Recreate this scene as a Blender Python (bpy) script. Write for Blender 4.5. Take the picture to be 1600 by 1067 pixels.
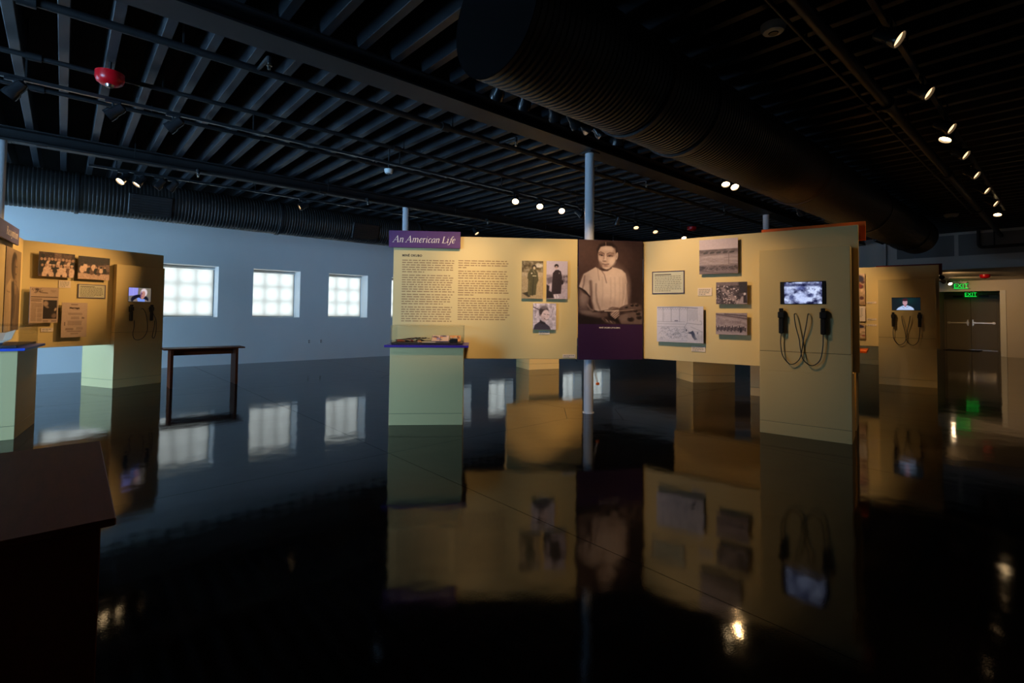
import bpy, math, random
import numpy as np
from mathutils import Vector, Matrix, noise as mnoise

for o in list(bpy.data.objects):
    bpy.data.objects.remove(o, do_unlink=True)
scene = bpy.context.scene
C = scene.collection
random.seed(7)
PI = math.pi

# ------------------------------------------------------------------ camera
YAW, PITCH, ROLL, FPX, EYE = 0.841506, 0.034225, 0.010911, 784.38, 1.22
fw = Vector((math.cos(YAW), math.sin(YAW), 0)); rt = Vector((math.sin(YAW), -math.cos(YAW), 0)); up = Vector((0, 0, 1))
f2 = math.cos(PITCH)*fw + math.sin(PITCH)*up
u2 = -math.sin(PITCH)*fw + math.cos(PITCH)*up
r3 = math.cos(ROLL)*rt + math.sin(ROLL)*u2
u3 = -math.sin(ROLL)*rt + math.cos(ROLL)*u2
cd = bpy.data.cameras.new('camera'); cam = bpy.data.objects.new('camera', cd); C.objects.link(cam)
cd.sensor_width = 36; cd.lens = FPX/1600*36; cd.shift_y = -0.0442; cd.clip_start = 0.02; cd.clip_end = 200
m = Matrix((r3, u3, -f2)).transposed().to_4x4(); m.translation = (0, 0, EYE)
cam.matrix_world = m
scene.camera = cam

# ------------------------------------------------------------------ world, exposure
SKY = (0.36, 0.63, 1.0)
SKY_STRENGTH = 7.2
w = bpy.data.worlds.new('sky'); scene.world = w; w.use_nodes = True
bg = w.node_tree.nodes['Background']
bg.inputs[0].default_value = (*SKY, 1); bg.inputs[1].default_value = SKY_STRENGTH
vs = scene.view_settings
scene.cycles.transparent_max_bounces = 32
vs.view_transform = 'Standard'; vs.look = 'None'; vs.gamma = 1; vs.exposure = 0.0; vs.use_curve_mapping = False
WARM = (1.0, 0.60, 0.25)      # dimmed halogen
HALO = (1.0, 0.68, 0.38)      # halogen at full power

# daylight entering by the two glazed openings of the west wall (opening: y range, z range, radiance)
GL = [(1.25, 3.75, 24.0), (8.0, 11.2, 13.0)]
GZ0, GZ1, XW = 0.15, 2.75, -5.0
for y0, y1, rad in GL:
    l = bpy.data.lights.new('window_daylight', 'AREA'); l.shape = 'RECTANGLE'; l.size = GZ1-GZ0-0.1; l.size_y = y1-y0-0.1
    l.color = (0.31, 0.62, 1.0); l.energy = rad*PI*l.size*l.size_y
    o = bpy.data.objects.new('window_daylight', l); C.objects.link(o); o.location = (XW-0.04, (y0+y1)/2, (GZ0+GZ1)/2); o.rotation_euler = (0, -PI/2, 0)

# ------------------------------------------------------------------ helpers
class MB:
    def __init__(s): s.v = []; s.f = []; s.m = Matrix.Identity(4)
    def add(s, vs, fs):
        n = len(s.v); s.v += [s.m @ Vector(p) for p in vs]; s.f += [tuple(i+n for i in f) for f in fs]; return s
    def box(s, x0, x1, y0, y1, z0, z1):
        return s.add([(x0,y0,z0),(x1,y0,z0),(x1,y1,z0),(x0,y1,z0),(x0,y0,z1),(x1,y0,z1),(x1,y1,z1),(x0,y1,z1)],
                     [(0,3,2,1),(4,5,6,7),(0,1,5,4),(1,2,6,5),(2,3,7,6),(3,0,4,7)])
    def bbox(s, x0, x1, y0, y1, z0, z1, b=0.004):
        # box with chamfered vertical and horizontal edges
        vs = []; 
        for z, i in ((z0, b), (z0+b, 0), (z1-b, 0), (z1, b)):
            a0, a1, c0, c1 = x0+i, x1-i, y0+i, y1-i
            vs += [(a0+b,c0,z),(a1-b,c0,z),(a1,c0+b,z),(a1,c1-b,z),(a1-b,c1,z),(a0+b,c1,z),(a0,c1-b,z),(a0,c0+b,z)]
        fs = [tuple(range(7,-1,-1)), tuple(range(24,32))]
        for k in range(3):
            for i in range(8):
                j = (i+1) % 8; fs.append((k*8+i, k*8+j, k*8+8+j, k*8+8+i))
        return s.add(vs, fs)
    def prism(s, pts, z0, z1):
        n = len(pts)
        return s.add([(p[0],p[1],z0) for p in pts]+[(p[0],p[1],z1) for p in pts],
                     [tuple(range(n-1,-1,-1)), tuple(range(n,2*n))]+[(i,(i+1)%n,n+(i+1)%n,n+i) for i in range(n)])
    def tube(s, pts, r, seg=10, cap=True):
        pts = [Vector(p) for p in pts]; rings = []
        prev = None
        for i, p in enumerate(pts):
            t = (pts[min(i+1,len(pts)-1)]-pts[max(i-1,0)]).normalized()
            if prev is None:
                a = t.orthogonal().normalized()
            else:
                a = (prev - t*prev.dot(t)).normalized()
            prev = a; b = t.cross(a)
            rr = r[i] if isinstance(r, (list, tuple)) else r
            rings.append([p+rr*(math.cos(2*PI*k/seg)*a+math.sin(2*PI*k/seg)*b) for k in range(seg)])
        vs = [q for R in rings for q in R]; fs = []
        for i in range(len(rings)-1):
            for k in range(seg):
                j = (k+1) % seg; fs.append((i*seg+k, i*seg+j, i*seg+seg+j, i*seg+seg+k))
        if cap:
            fs.append(tuple(range(seg-1,-1,-1))); n0 = (len(rings)-1)*seg; fs.append(tuple(range(n0, n0+seg)))
        return s.add(vs, fs)
    def lathe(s, prof, seg=24, axis='z', cap=True):
        # prof: list of (r, h) ; axis z (h along z) or x
        vs = []; fs = []
        for r, h in prof:
            for k in range(seg):
                a = 2*PI*k/seg; c, d = r*math.cos(a), r*math.sin(a)
                vs.append((c, d, h) if axis == 'z' else (h, c, d))
        n = len(prof)
        for i in range(n-1):
            for k in range(seg):
                j = (k+1) % seg; fs.append((i*seg+k, i*seg+j, (i+1)*seg+j, (i+1)*seg+k))
        if cap:
            fs.append(tuple(range(seg-1,-1,-1))); fs.append(tuple(range((n-1)*seg, n*seg)))
        return s.add(vs, fs)
    def rect(s, x0, x1, z0, z1, y):          # flat print facing -y
        return s.add([(x0,y,z0),(x1,y,z0),(x1,y,z1),(x0,y,z1)], [(0,1,2,3)])
    def mesh(s, name, mat, smooth=False):
        me = bpy.data.meshes.new(name); me.from_pydata([tuple(p) for p in s.v], [], s.f)
        if mat: me.materials.append(mat)
        if smooth:
            me.polygons.foreach_set('use_smooth', [True]*len(me.polygons))
            try: me.set_sharp_from_angle(angle=math.radians(38))
            except Exception: pass
        me.update(); return me
    def build(s, name, mat, parent=None, smooth=False):
        return link(name, s.mesh(name, mat, smooth), parent)

def link(name, data, parent=None):
    o = bpy.data.objects.new(name, data); C.objects.link(o)
    if parent: o.parent = parent
    return o
def tag(o, label=None, cat=None, group=None, kind=None):
    if label: o['label'] = label
    if cat: o['category'] = cat
    if group: o['group'] = group
    if kind: o['kind'] = kind
    return o
def thing(name, label, cat, loc=(0,0,0), rz=0, group=None):
    o = bpy.data.objects.new(name, None); o.empty_display_size = 0.1; C.objects.link(o)
    o.location = loc; o.rotation_euler = (0,0,rz)
    return tag(o, label, cat, group)
def struct(name, label, cat, mb=None, mat=None):
    o = mb.build(name, mat) if mb else thing(name, None, None)
    return tag(o, label, cat, None, 'structure')

def lin(c):
    return tuple(((x/255)/12.92 if x/255 <= 0.04045 else ((x/255+0.055)/1.055)**2.4) for x in c)

# ------------------------------------------------------------------ materials
MATS = {}
def mat(name, col, rough=0.5, metal=0.0, bump=0.0, bscale=60.0, var=0.0, vscale=3.0, spec=0.5, stretch=None, emit=None, estr=0):
    if name in MATS: return MATS[name]
    m = bpy.data.materials.new(name); m.use_nodes = True; nt = m.node_tree; p = nt.nodes['Principled BSDF']
    p.inputs['Base Color'].default_value = (*col, 1); p.inputs['Roughness'].default_value = rough
    p.inputs['Metallic'].default_value = metal; p.inputs['Specular IOR Level'].default_value = spec
    if emit:
        p.inputs['Emission Color'].default_value = (*emit, 1); p.inputs['Emission Strength'].default_value = estr
    if bump or var:
        tc = nt.nodes.new('ShaderNodeTexCoord'); mp = nt.nodes.new('ShaderNodeMapping')
        nt.links.new(tc.outputs['Object'], mp.inputs[0])
        if stretch: mp.inputs['Scale'].default_value = stretch
    if var:
        n = nt.nodes.new('ShaderNodeTexNoise'); n.inputs['Scale'].default_value = vscale; n.inputs['Detail'].default_value = 5
        nt.links.new(mp.outputs[0], n.inputs['Vector'])
        r = nt.nodes.new('ShaderNodeMapRange'); r.inputs[3].default_value = 1-var; r.inputs[4].default_value = 1+var
        nt.links.new(n.outputs['Fac'], r.inputs[0])
        x = nt.nodes.new('ShaderNodeMix'); x.data_type = 'RGBA'; x.blend_type = 'MULTIPLY'; x.inputs[0].default_value = 1
        x.inputs[6].default_value = (*col, 1); nt.links.new(r.outputs[0], x.inputs[7]); nt.links.new(x.outputs[2], p.inputs['Base Color'])
    if bump:
        n = nt.nodes.new('ShaderNodeTexNoise'); n.inputs['Scale'].default_value = bscale; n.inputs['Detail'].default_value = 3
        nt.links.new(mp.outputs[0], n.inputs['Vector'])
        b = nt.nodes.new('ShaderNodeBump'); b.inputs['Strength'].default_value = bump; b.inputs['Distance'].default_value = 0.01
        nt.links.new(n.outputs['Fac'], b.inputs['Height']); nt.links.new(b.outputs[0], p.inputs['Normal'])
    MATS[name] = m; return m

M_CREAM = mat('cream_paint', (0.74, 0.56, 0.24), 0.5, bump=0.03, bscale=180, var=0.02)
M_WALL = mat('white_wall_paint', (0.76, 0.76, 0.75), 0.6, bump=0.05, bscale=40, var=0.03)
M_BLACK = mat('black_ceiling_paint', (0.005, 0.005, 0.0055), 0.9, spec=0.1)
M_JOIST = mat('black_painted_joist', (0.018, 0.021, 0.025), 0.5, var=0.25, vscale=6, stretch=(4,0.6,4))
M_BEAM = mat('black_painted_beam', (0.011, 0.011, 0.012), 0.55, var=0.2)
M_DUCT = mat('dark_duct_metal', (0.024, 0.023, 0.022), 0.5, metal=0.0, var=0.12)
M_PIPE = mat('black_pipe', (0.009, 0.009, 0.010), 0.5)
M_TRACKM = mat('black_track_metal', (0.03, 0.03, 0.032), 0.28, metal=0.3)
M_LAMP = mat('black_lamp_housing', (0.02, 0.02, 0.022), 0.25)
M_COL = mat('pale_column_paint', (0.66, 0.68, 0.72), 0.35)
M_PURPLE = mat('purple_print', lin((84, 40, 100)), 0.55)
M_DPURPLE = mat('deep_purple_print', lin((54, 20, 62)), 0.55)
M_SLATE = mat('slate_purple_board', lin((82, 76, 112)), 0.55)
M_BLUE = mat('blue_violet_board_edge', lin((72, 40, 150)), 0.35)
M_COBALT = mat('cobalt_board_edge', lin((40, 84, 210)), 0.35)
M_ORANGE = mat('orange_board', lin((232, 104, 22)), 0.45)
M_RED = mat('dark_red_board', lin((120, 24, 34)), 0.45)
M_ALARM = mat('red_alarm_plastic', (0.60, 0.004, 0.010), 0.3)
M_INK = mat('brown_ink', lin((158, 122, 80)), 0.7)
M_INKD = mat('dark_ink', lin((60, 42, 34)), 0.7)
M_INKG = mat('grey_ink', lin((120, 116, 100)), 0.7)
M_PALE = mat('cream_lettering', lin((238, 222, 205)), 0.6)
M_CARD = mat('pale_card', lin((232, 212, 190)), 0.6)
M_CARDG = mat('grey_green_card', lin((205, 200, 170)), 0.6)
M_BOARD = mat('foam_board_edge', lin((120, 110, 105)), 0.6)
M_BLKPL = mat('black_plastic', (0.010, 0.010, 0.011), 0.4)
M_CORD = mat('black_rubber_cord', (0.008, 0.008, 0.008), 0.45)
M_WOOD = mat('dark_brown_wood', lin((98, 47, 23)), 0.5, spec=0.12, var=0.35, vscale=5, stretch=(1.2, 9, 9), bump=0.05, bscale=20)
M_TRAY = mat('dark_tray', lin((52, 30, 30)), 0.5)
M_DOOR = mat('grey_door_paint', lin((150, 138, 118)), 0.45)
M_STEEL = mat('brushed_steel', (0.55, 0.52, 0.47), 0.28, metal=1.0)
M_WPLAST = mat('white_plastic', (0.72, 0.72, 0.70), 0.4)
M_MAT = mat('black_rubber_mat', (0.006, 0.006, 0.006), 0.6)
M_LOUVRE = mat('grey_mesh_vent', (0.20, 0.19, 0.18), 0.6)
M_FRAME = mat('grey_window_frame', (0.24, 0.28, 0.30), 0.5)
M_SOFFIT = mat('soffit_paint', (0.62, 0.56, 0.50), 0.6, var=0.03)

def mat_emit(name, col, s):
    m = bpy.data.materials.new(name); m.use_nodes = True; nt = m.node_tree; nt.nodes.clear()
    e = nt.nodes.new('ShaderNodeEmission'); e.inputs[0].default_value = (*col, 1); e.inputs[1].default_value = s
    o = nt.nodes.new('ShaderNodeOutputMaterial'); nt.links.new(e.outputs[0], o.inputs[0]); return m
M_LENS = mat_emit('glowing_lamp_lens', (1.0, 0.68, 0.34), 16)
M_LENSDIM = mat_emit('warm_lamp_lens', (1.0, 0.62, 0.30), 2.4)
M_LENSOFF = mat('dark_lamp_lens', (0.02, 0.018, 0.015), 0.15)
M_EXIT = mat_emit('green_exit_glow', (0.01, 1.0, 0.08), 0.9)

def mat_floor():
    m = bpy.data.materials.new('polished_dark_concrete'); m.use_nodes = True; nt = m.node_tree; p = nt.nodes['Principled BSDF']
    tc = nt.nodes.new('ShaderNodeNewGeometry')
    n1 = nt.nodes.new('ShaderNodeTexNoise'); n1.inputs['Scale'].default_value = 0.9; n1.inputs['Detail'].default_value = 6
    nt.links.new(tc.outputs['Position'], n1.inputs['Vector'])
    cr = nt.nodes.new('ShaderNodeValToRGB'); cr.color_ramp.elements[0].position = 0.3; cr.color_ramp.elements[1].position = 0.75
    cr.color_ramp.elements[0].color = (0.006, 0.005, 0.0045, 1); cr.color_ramp.elements[1].color = (0.014, 0.011, 0.009, 1)
    nt.links.new(n1.outputs['Fac'], cr.inputs[0]); nt.links.new(cr.outputs[0], p.inputs['Base Color'])
    p.inputs['Roughness'].default_value = 0.055; p.inputs['IOR'].default_value = 1.21
    n2 = nt.nodes.new('ShaderNodeTexNoise'); n2.inputs['Scale'].default_value = 3.0; n2.inputs['Detail'].default_value = 2
    n3 = nt.nodes.new('ShaderNodeTexNoise'); n3.inputs['Scale'].default_value = 140; n3.inputs['Detail'].default_value = 2
    for n in (n2, n3): nt.links.new(tc.outputs['Position'], n.inputs['Vector'])
    b1 = nt.nodes.new('ShaderNodeBump'); b1.inputs['Strength'].default_value = 0.06; b1.inputs['Distance'].default_value = 0.03
    b2 = nt.nodes.new('ShaderNodeBump'); b2.inputs['Strength'].default_value = 0.06; b2.inputs['Distance'].default_value = 0.0012
    nt.links.new(n2.outputs['Fac'], b1.inputs['Height']); nt.links.new(n3.outputs['Fac'], b2.inputs['Height'])
    nt.links.new(b1.outputs[0], b2.inputs['Normal']); nt.links.new(b2.outputs[0], p.inputs['Normal'])
    return m
M_FLOOR = mat_floor()
M_JOINT = mat('floor_joint_filler', (0.003, 0.003, 0.003), 0.7)

def mat_glass(name, tint=(1,1,1), k=0.025):
    m = bpy.data.materials.new(name); m.use_nodes = True; nt = m.node_tree; nt.nodes.clear()
    t = nt.nodes.new('ShaderNodeBsdfTransparent'); t.inputs[0].default_value = (*tint, 1)
    g = nt.nodes.new('ShaderNodeBsdfGlossy'); g.inputs['Roughness'].default_value = 0.02
    lw = nt.nodes.new('ShaderNodeLayerWeight'); lw.inputs[0].default_value = 0.5
    pw_ = nt.nodes.new('ShaderNodeMath'); pw_.operation = 'POWER'; pw_.inputs[1].default_value = 5; nt.links.new(lw.outputs['Facing'], pw_.inputs[0])
    fr = nt.nodes.new('ShaderNodeMath'); fr.operation = 'MULTIPLY_ADD'; fr.inputs[1].default_value = 0.6; fr.inputs[2].default_value = k; nt.links.new(pw_.outputs[0], fr.inputs[0])
    x = nt.nodes.new('ShaderNodeMixShader'); o = nt.nodes.new('ShaderNodeOutputMaterial')
    nt.links.new(fr.outputs[0], x.inputs[0]); nt.links.new(t.outputs[0], x.inputs[1]); nt.links.new(g.outputs[0], x.inputs[2]); nt.links.new(x.outputs[0], o.inputs[0])
    return m
M_GLASS = mat_glass('window_glass')
M_ACRYLIC = mat_glass('acrylic_cover', (0.985, 0.992, 0.99))
def mat_shade():
    m = bpy.data.materials.new('translucent_shade_fabric'); m.use_nodes = True; nt = m.node_tree; nt.nodes.clear()
    t = nt.nodes.new('ShaderNodeBsdfTranslucent'); d = nt.nodes.new('ShaderNodeBsdfDiffuse')
    tc = nt.nodes.new('ShaderNodeTexCoord'); wv = nt.nodes.new('ShaderNodeTexNoise'); mp = nt.nodes.new('ShaderNodeMapping')
    mp.inputs['Scale'].default_value = (3, 1, 90); wv.inputs['Scale'].default_value = 2.0
    nt.links.new(tc.outputs['Object'], mp.inputs[0]); nt.links.new(mp.outputs[0], wv.inputs['Vector'])
    cr = nt.nodes.new('ShaderNodeValToRGB')
    cr.color_ramp.elements[0].color = (0.74, 0.47, 0.295, 1); cr.color_ramp.elements[1].color = (0.82, 0.53, 0.335, 1)
    nt.links.new(wv.outputs['Fac'], cr.inputs[0]); nt.links.new(cr.outputs[0], t.inputs[0])
    d.inputs[0].default_value = (0.7, 0.66, 0.58, 1)
    x = nt.nodes.new('ShaderNodeMixShader'); x.inputs[0].default_value = 0.35
    o = nt.nodes.new('ShaderNodeOutputMaterial')
    nt.links.new(t.outputs[0], x.inputs[1]); nt.links.new(d.outputs[0], x.inputs[2]); nt.links.new(x.outputs[0], o.inputs[0])
    return m
M_SHADE = mat_shade()

def mat_print(name, emit=0):
    m = bpy.data.materials.new(name); m.use_nodes = True; nt = m.node_tree; p = nt.nodes['Principled BSDF']
    a = nt.nodes.new('ShaderNodeAttribute'); a.attribute_name = 'print'
    if emit:
        p.inputs['Base Color'].default_value = (0.01, 0.01, 0.01, 1)
        nt.links.new(a.outputs['Color'], p.inputs['Emission Color']); p.inputs['Emission Strength'].default_value = emit
        p.inputs['Roughness'].default_value = 0.2
    else:
        nt.links.new(a.outputs['Color'], p.inputs['Base Color']); p.inputs['Roughness'].default_value = 0.5
    return m
M_PRINT = mat_print('photographic_print')
M_SCREEN = mat_print('lit_video_screen', 1.0)

# ------------------------------------------------------------------ painted prints (flat pictures as vertex colours on fine grids)
class Pic:
    def __init__(s, w, h, asp, base):
        s.w, s.h, s.asp = w, h, asp
        s.U, s.V = np.meshgrid(np.linspace(0, 1, w), np.linspace(0, 1, h))
        s.X = s.U*asp; s.Y = s.V
        s.a = np.ones((h, w, 3))*np.array(base, float)
    def blend(s, mask, col, op=1):
        mk = (np.clip(mask, 0, 1)*op)[..., None]; s.a = s.a*(1-mk)+np.array(col, float)*mk; return s
    def ell(s, cx, cy, rx, ry, col, rot=0, soft=0.15, op=1):
        # centre in 0..1 ; radii in units of the height
        dx, dy = s.X-cx*s.asp, s.Y-cy; c, t = math.cos(rot), math.sin(rot)
        d = np.sqrt(((dx*c+dy*t)/rx)**2+((-dx*t+dy*c)/ry)**2)
        return s.blend((1-d)/soft+0.5, col, op)
    def dist_seg(s, p, q):
        px, py, qx, qy = p[0]*s.asp, p[1], q[0]*s.asp, q[1]
        L = (qx-px)**2+(qy-py)**2+1e-12
        t = np.clip(((s.X-px)*(qx-px)+(s.Y-py)*(qy-py))/L, 0, 1)
        return np.hypot(s.X-px-t*(qx-px), s.Y-py-t*(qy-py))
    def poly(s, pts, col, soft=0.012, op=1):
        ins = np.zeros_like(s.X, bool); d = np.full_like(s.X, 9.0); n = len(pts)
        for i in range(n):
            p, q = pts[i], pts[(i+1) % n]; d = np.minimum(d, s.dist_seg(p, q))
            x1, y1, x2, y2 = p[0]*s.asp, p[1], q[0]*s.asp, q[1]
            cond = ((y1 > s.Y) != (y2 > s.Y)) & (s.X < (x2-x1)*(s.Y-y1)/((y2-y1) if abs(y2-y1) > 1e-9 else 1e-9)+x1)
            ins ^= cond
        sd = np.where(ins, d, -d)
        return s.blend(sd/soft+0.5, col, op)
    def line(s, pts, wd, col, op=1, soft=None):
        d = np.full_like(s.X, 9.0)
        for p, q in zip(pts[:-1], pts[1:]): d = np.minimum(d, s.dist_seg(p, q))
        so = soft or 1.2/s.h
        return s.blend((wd/2-d)/so+0.5, col, op)
    def noise_map(s, scale, seed, sx=1, sy=1, oct=2):
        rng = np.random.RandomState(seed); out = np.zeros_like(s.X); amp = 1; tot = 0
        for k in range(oct):
            n = max(2, int(scale*2**k)); g = rng.rand(int(n*sy)+3, int(n*s.asp*sx)+3)
            gx, gy = s.U*(g.shape[1]-2.01), s.V*(g.shape[0]-2.01); i, j = gx.astype(int), gy.astype(int)
            fx, fy = gx-i, gy-j; fx = fx*fx*(3-2*fx); fy = fy*fy*(3-2*fy)
            out += amp*((g[j, i]*(1-fx)+g[j, i+1]*fx)*(1-fy)+(g[j+1, i]*(1-fx)+g[j+1, i+1]*fx)*fy); tot += amp; amp *= 0.55
        return out/tot
    def grain(s, scale, amp, seed, sx=1, sy=1, oct=2, region=None):
        n = (s.noise_map(scale, seed, sx, sy, oct)-0.5)*2*amp
        if region is not None: n = n*region
        s.a = np.clip(s.a+n[..., None], 0, 255); return s
    def band(s, v0, v1, soft=0.03):
        return np.clip((s.V-v0)/soft+0.5, 0, 1)*np.clip((v1-s.V)/soft+0.5, 0, 1)
    def blobs(s, n, seed, u0, u1, v0, v1, r, cols, asp=1.0):
        rng = np.random.RandomState(seed)
        for k in range(n):
            c = cols[rng.randint(len(cols))]; rr = r*(0.6+0.8*rng.rand())
            s.ell(u0+(u1-u0)*rng.rand(), v0+(v1-v0)*rng.rand(), rr, rr*asp, c, rng.rand()*1.5, 0.5, 0.9)
        return s
    def tone(s, mul):
        s.a = s.a*np.array(mul); return s
    def mesh(s, name, x0, x1, z0, z1, y, material):
        h, w = s.h, s.w
        vx = x0+(x1-x0)*s.U.ravel(); vz = z1-(z1-z0)*s.V.ravel()
        co = np.stack([vx, np.full_like(vx, y), vz], -1)
        idx = np.arange(w*h).reshape(h, w)
        f = np.stack([idx[1:, :-1], idx[1:, 1:], idx[:-1, 1:], idx[:-1, :-1]], -1).reshape(-1, 4)
        me = bpy.data.meshes.new(name); me.from_pydata(co.tolist(), [], f.tolist())
        c = np.clip(s.a/255, 0, 1).reshape(-1, 3); c = np.where(c <= 0.04045, c/12.92, ((c+0.055)/1.055)**2.4)
        at = me.color_attributes.new('print', 'FLOAT_COLOR', 'POINT')
        at.data.foreach_set('color', np.concatenate([c, np.ones((len(c), 1))], 1).astype(np.float32).ravel())
        me.materials.append(material); me.update(); return me

def text_mesh(body, size, material, extrude=0.0, spacing=1.0, shear=0.0, xscale=1.0, align='LEFT', bold=0.0):
    cu = bpy.data.curves.new('lettering', 'FONT'); cu.body = body; cu.size = size; cu.extrude = extrude
    cu.offset = bold; cu.space_character = spacing; cu.shear = shear; cu.align_x = align; cu.resolution_u = 3
    o = bpy.data.objects.new('lettering_source', cu); C.objects.link(o)
    dg = bpy.context.evaluated_depsgraph_get(); dg.update()
    me = bpy.data.meshes.new_from_object(o.evaluated_get(dg))
    bpy.data.objects.remove(o); bpy.data.curves.remove(cu)
    for v in me.vertices:                       # lay the lettering upright, facing -y
        x, y, z = v.co; v.co = (x*xscale, -z, y)
    me.materials.clear(); me.materials.append(material); return me

# italic serif stroke letters
def _st(*p): return p
GLY = {
 'A': (0.66, [[(0,0,.03),(.34,.68,.035)],[(.33,.70,.07),(.40,.45,.085),(.54,0,.09)],[(.13,.24,.03),(.46,.24,.03)],[(-.07,.012,.028),(.11,.012,.028)],[(.42,.012,.028),(.66,.012,.028)]]),
 'L': (0.52, [[(.12,0,.09),(.12,.68,.09)],[(0,.012,.03),(.44,.012,.035),(.50,.19,.025)],[(.02,.668,.028),(.24,.668,.028)]]),
 'R': (0.60, [[(.12,0,.09),(.12,.68,.09)],[(.02,.668,.028),(.30,.668,.04),(.43,.58,.07),(.40,.42,.07),(.28,.35,.04),(.12,.35,.03)],[(.26,.35,.06),(.52,.01,.085)],[(.02,.012,.028),(.24,.012,.028)]]),
 'n': (0.47, [[(0,.40,.02),(.07,.45,.04),(.09,.38,.07),(.09,0,.075)],[(.09,.31,.03),(.18,.42,.04),(.29,.44,.06),(.34,.36,.075),(.33,.05,.07),(.36,.01,.04),(.43,.07,.02)]]),
 'm': (0.74, [[(0,.40,.02),(.07,.45,.04),(.09,.38,.07),(.09,0,.075)],[(.09,.31,.03),(.18,.42,.04),(.28,.44,.06),(.33,.36,.075),(.33,0,.075)],[(.33,.31,.03),(.42,.42,.04),(.53,.44,.06),(.59,.36,.075),(.58,.05,.07),(.61,.01,.04),(.68,.07,.02)]]),
 'e': (0.38, [[(.05,.21,.03),(.24,.25,.03),(.31,.35,.04),(.26,.45,.04),(.13,.40,.06),(.05,.22,.08),(.09,.05,.07),(.19,.01,.05),(.32,.10,.02)]]),
 'r': (0.34, [[(0,.40,.02),(.07,.45,.04),(.09,.38,.07),(.09,0,.075)],[(.09,.30,.03),(.18,.42,.05),(.28,.43,.075)]]),
 'i': (0.25, [[(0,.40,.02),(.07,.45,.04),(.10,.38,.07),(.09,.06,.07),(.13,.01,.04),(.20,.07,.02)],[(.11,.60,.085),(.12,.62,.085)]]),
 'c': (0.37, [[(.31,.37,.06),(.24,.45,.04),(.12,.40,.06),(.05,.22,.08),(.09,.05,.07),(.19,.01,.05),(.31,.10,.02)]]),
 'a': (0.46, [[(.34,.40,.04),(.25,.45,.04),(.12,.38,.06),(.04,.18,.08),(.08,.03,.06),(.17,.02,.04),(.28,.14,.03),(.35,.32,.03)],[(.36,.45,.05),(.34,.08,.075),(.37,.01,.04),(.44,.07,.02)]]),
 'f': (0.30, [[(.40,.64,.05),(.33,.71,.035),(.25,.64,.055),(.19,.40,.07),(.13,.02,.07),(.06,-.16,.045),(-.05,-.19,.03),(-.09,-.14,.05)],[(.05,.43,.028),(.32,.43,.028)]]),
 'o': (0.43, [[(.20,.45,.04),(.08,.36,.07),(.04,.18,.08),(.12,.01,.05),(.24,.03,.05),(.35,.22,.08),(.33,.40,.06),(.20,.45,.04)]]),
 'g': (0.45, [[(.33,.40,.04),(.24,.45,.04),(.11,.38,.06),(.05,.22,.07),(.09,.09,.05),(.18,.08,.04),(.30,.2,.03),(.35,.36,.03)],[(.36,.45,.05),(.33,.0,.07),(.24,-.17,.05),(.08,-.19,.04),(.02,-.1,.05)]]),
 't': (0.29, [[(.14,.58,.03),(.11,.35,.075),(.09,.08,.07),(.13,.01,.04),(.22,.07,.02)],[(.0,.43,.028),(.25,.43,.028)]]),
 ' ': (0.24, []),
}
def serif_mesh(name, text, size, material, shear=0.22):
    mb = MB(); x = 0
    for ch in text:
        adv, strokes = GLY[ch]
        for st in strokes:
            P = [Vector((p[0], p[1], p[2])) for p in st]
            if len(P) > 2:
                Q = []
                for i in range(len(P)-1):
                    a, b, c, d = P[max(i-1,0)], P[i], P[i+1], P[min(i+2,len(P)-1)]
                    for k in range(5):
                        t = k/5; Q.append(0.5*((2*b)+(c-a)*t+(2*a-5*b+4*c-d)*t*t+(3*b-a-3*c+d)*t**3))
                Q.append(P[-1]); P = Q
            vs = []
            for i, p in enumerate(P):
                t = (P[min(i+1,len(P)-1)]-P[max(i-1,0)]); t.z = 0; t.normalize()
                nx, ny = -t.y, t.x; hw = max(p.z, 0.012)/2*1.12
                for sgn in (1, -1):
                    px, py = p.x+sgn*nx*hw, p.y+sgn*ny*hw
                    vs.append(((x+px+py*shear)*size, 0, py*size))
            fs = [(2*i, 2*i+1, 2*i+3, 2*i+2) for i in range(len(P)-1)]
            mb.add(vs, fs)
        x += adv
    return mb.mesh(name, material), x*size

def word_lines(mb, x0, x1, zs, hgt, y, seed, last=0.7, gap=0.011, wmin=0.018, wmax=0.062, ragged=0.06):
    rng = random.Random(seed)
    for k, z in enumerate(zs):
        xe = x0+(x1-x0)*(last if k == len(zs)-1 else 1-ragged*rng.random())
        x = x0
        while x < xe-0.012:
            wd = min(rng.uniform(wmin, wmax), xe-x)
            mb.rect(x, x+wd, z, z+hgt, y)
            if rng.random() < 0.5:      # an ascender
                q = x+wd*rng.uniform(0.1, 0.8); mb.rect(q, q+hgt*0.35, z+hgt, z+hgt*1.5, y)
            x += wd+gap
    return mb

# ------------------------------------------------------------------ the setting
XS, XE = 17.0, 22.45         # soffit front, end wall
YS, YN, YO = -5.5, 12.74, 13.24        # south wall, north wall inner and outer face
ZJ, ZD = 3.40, 3.72                    # joist underside, deck underside

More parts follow.
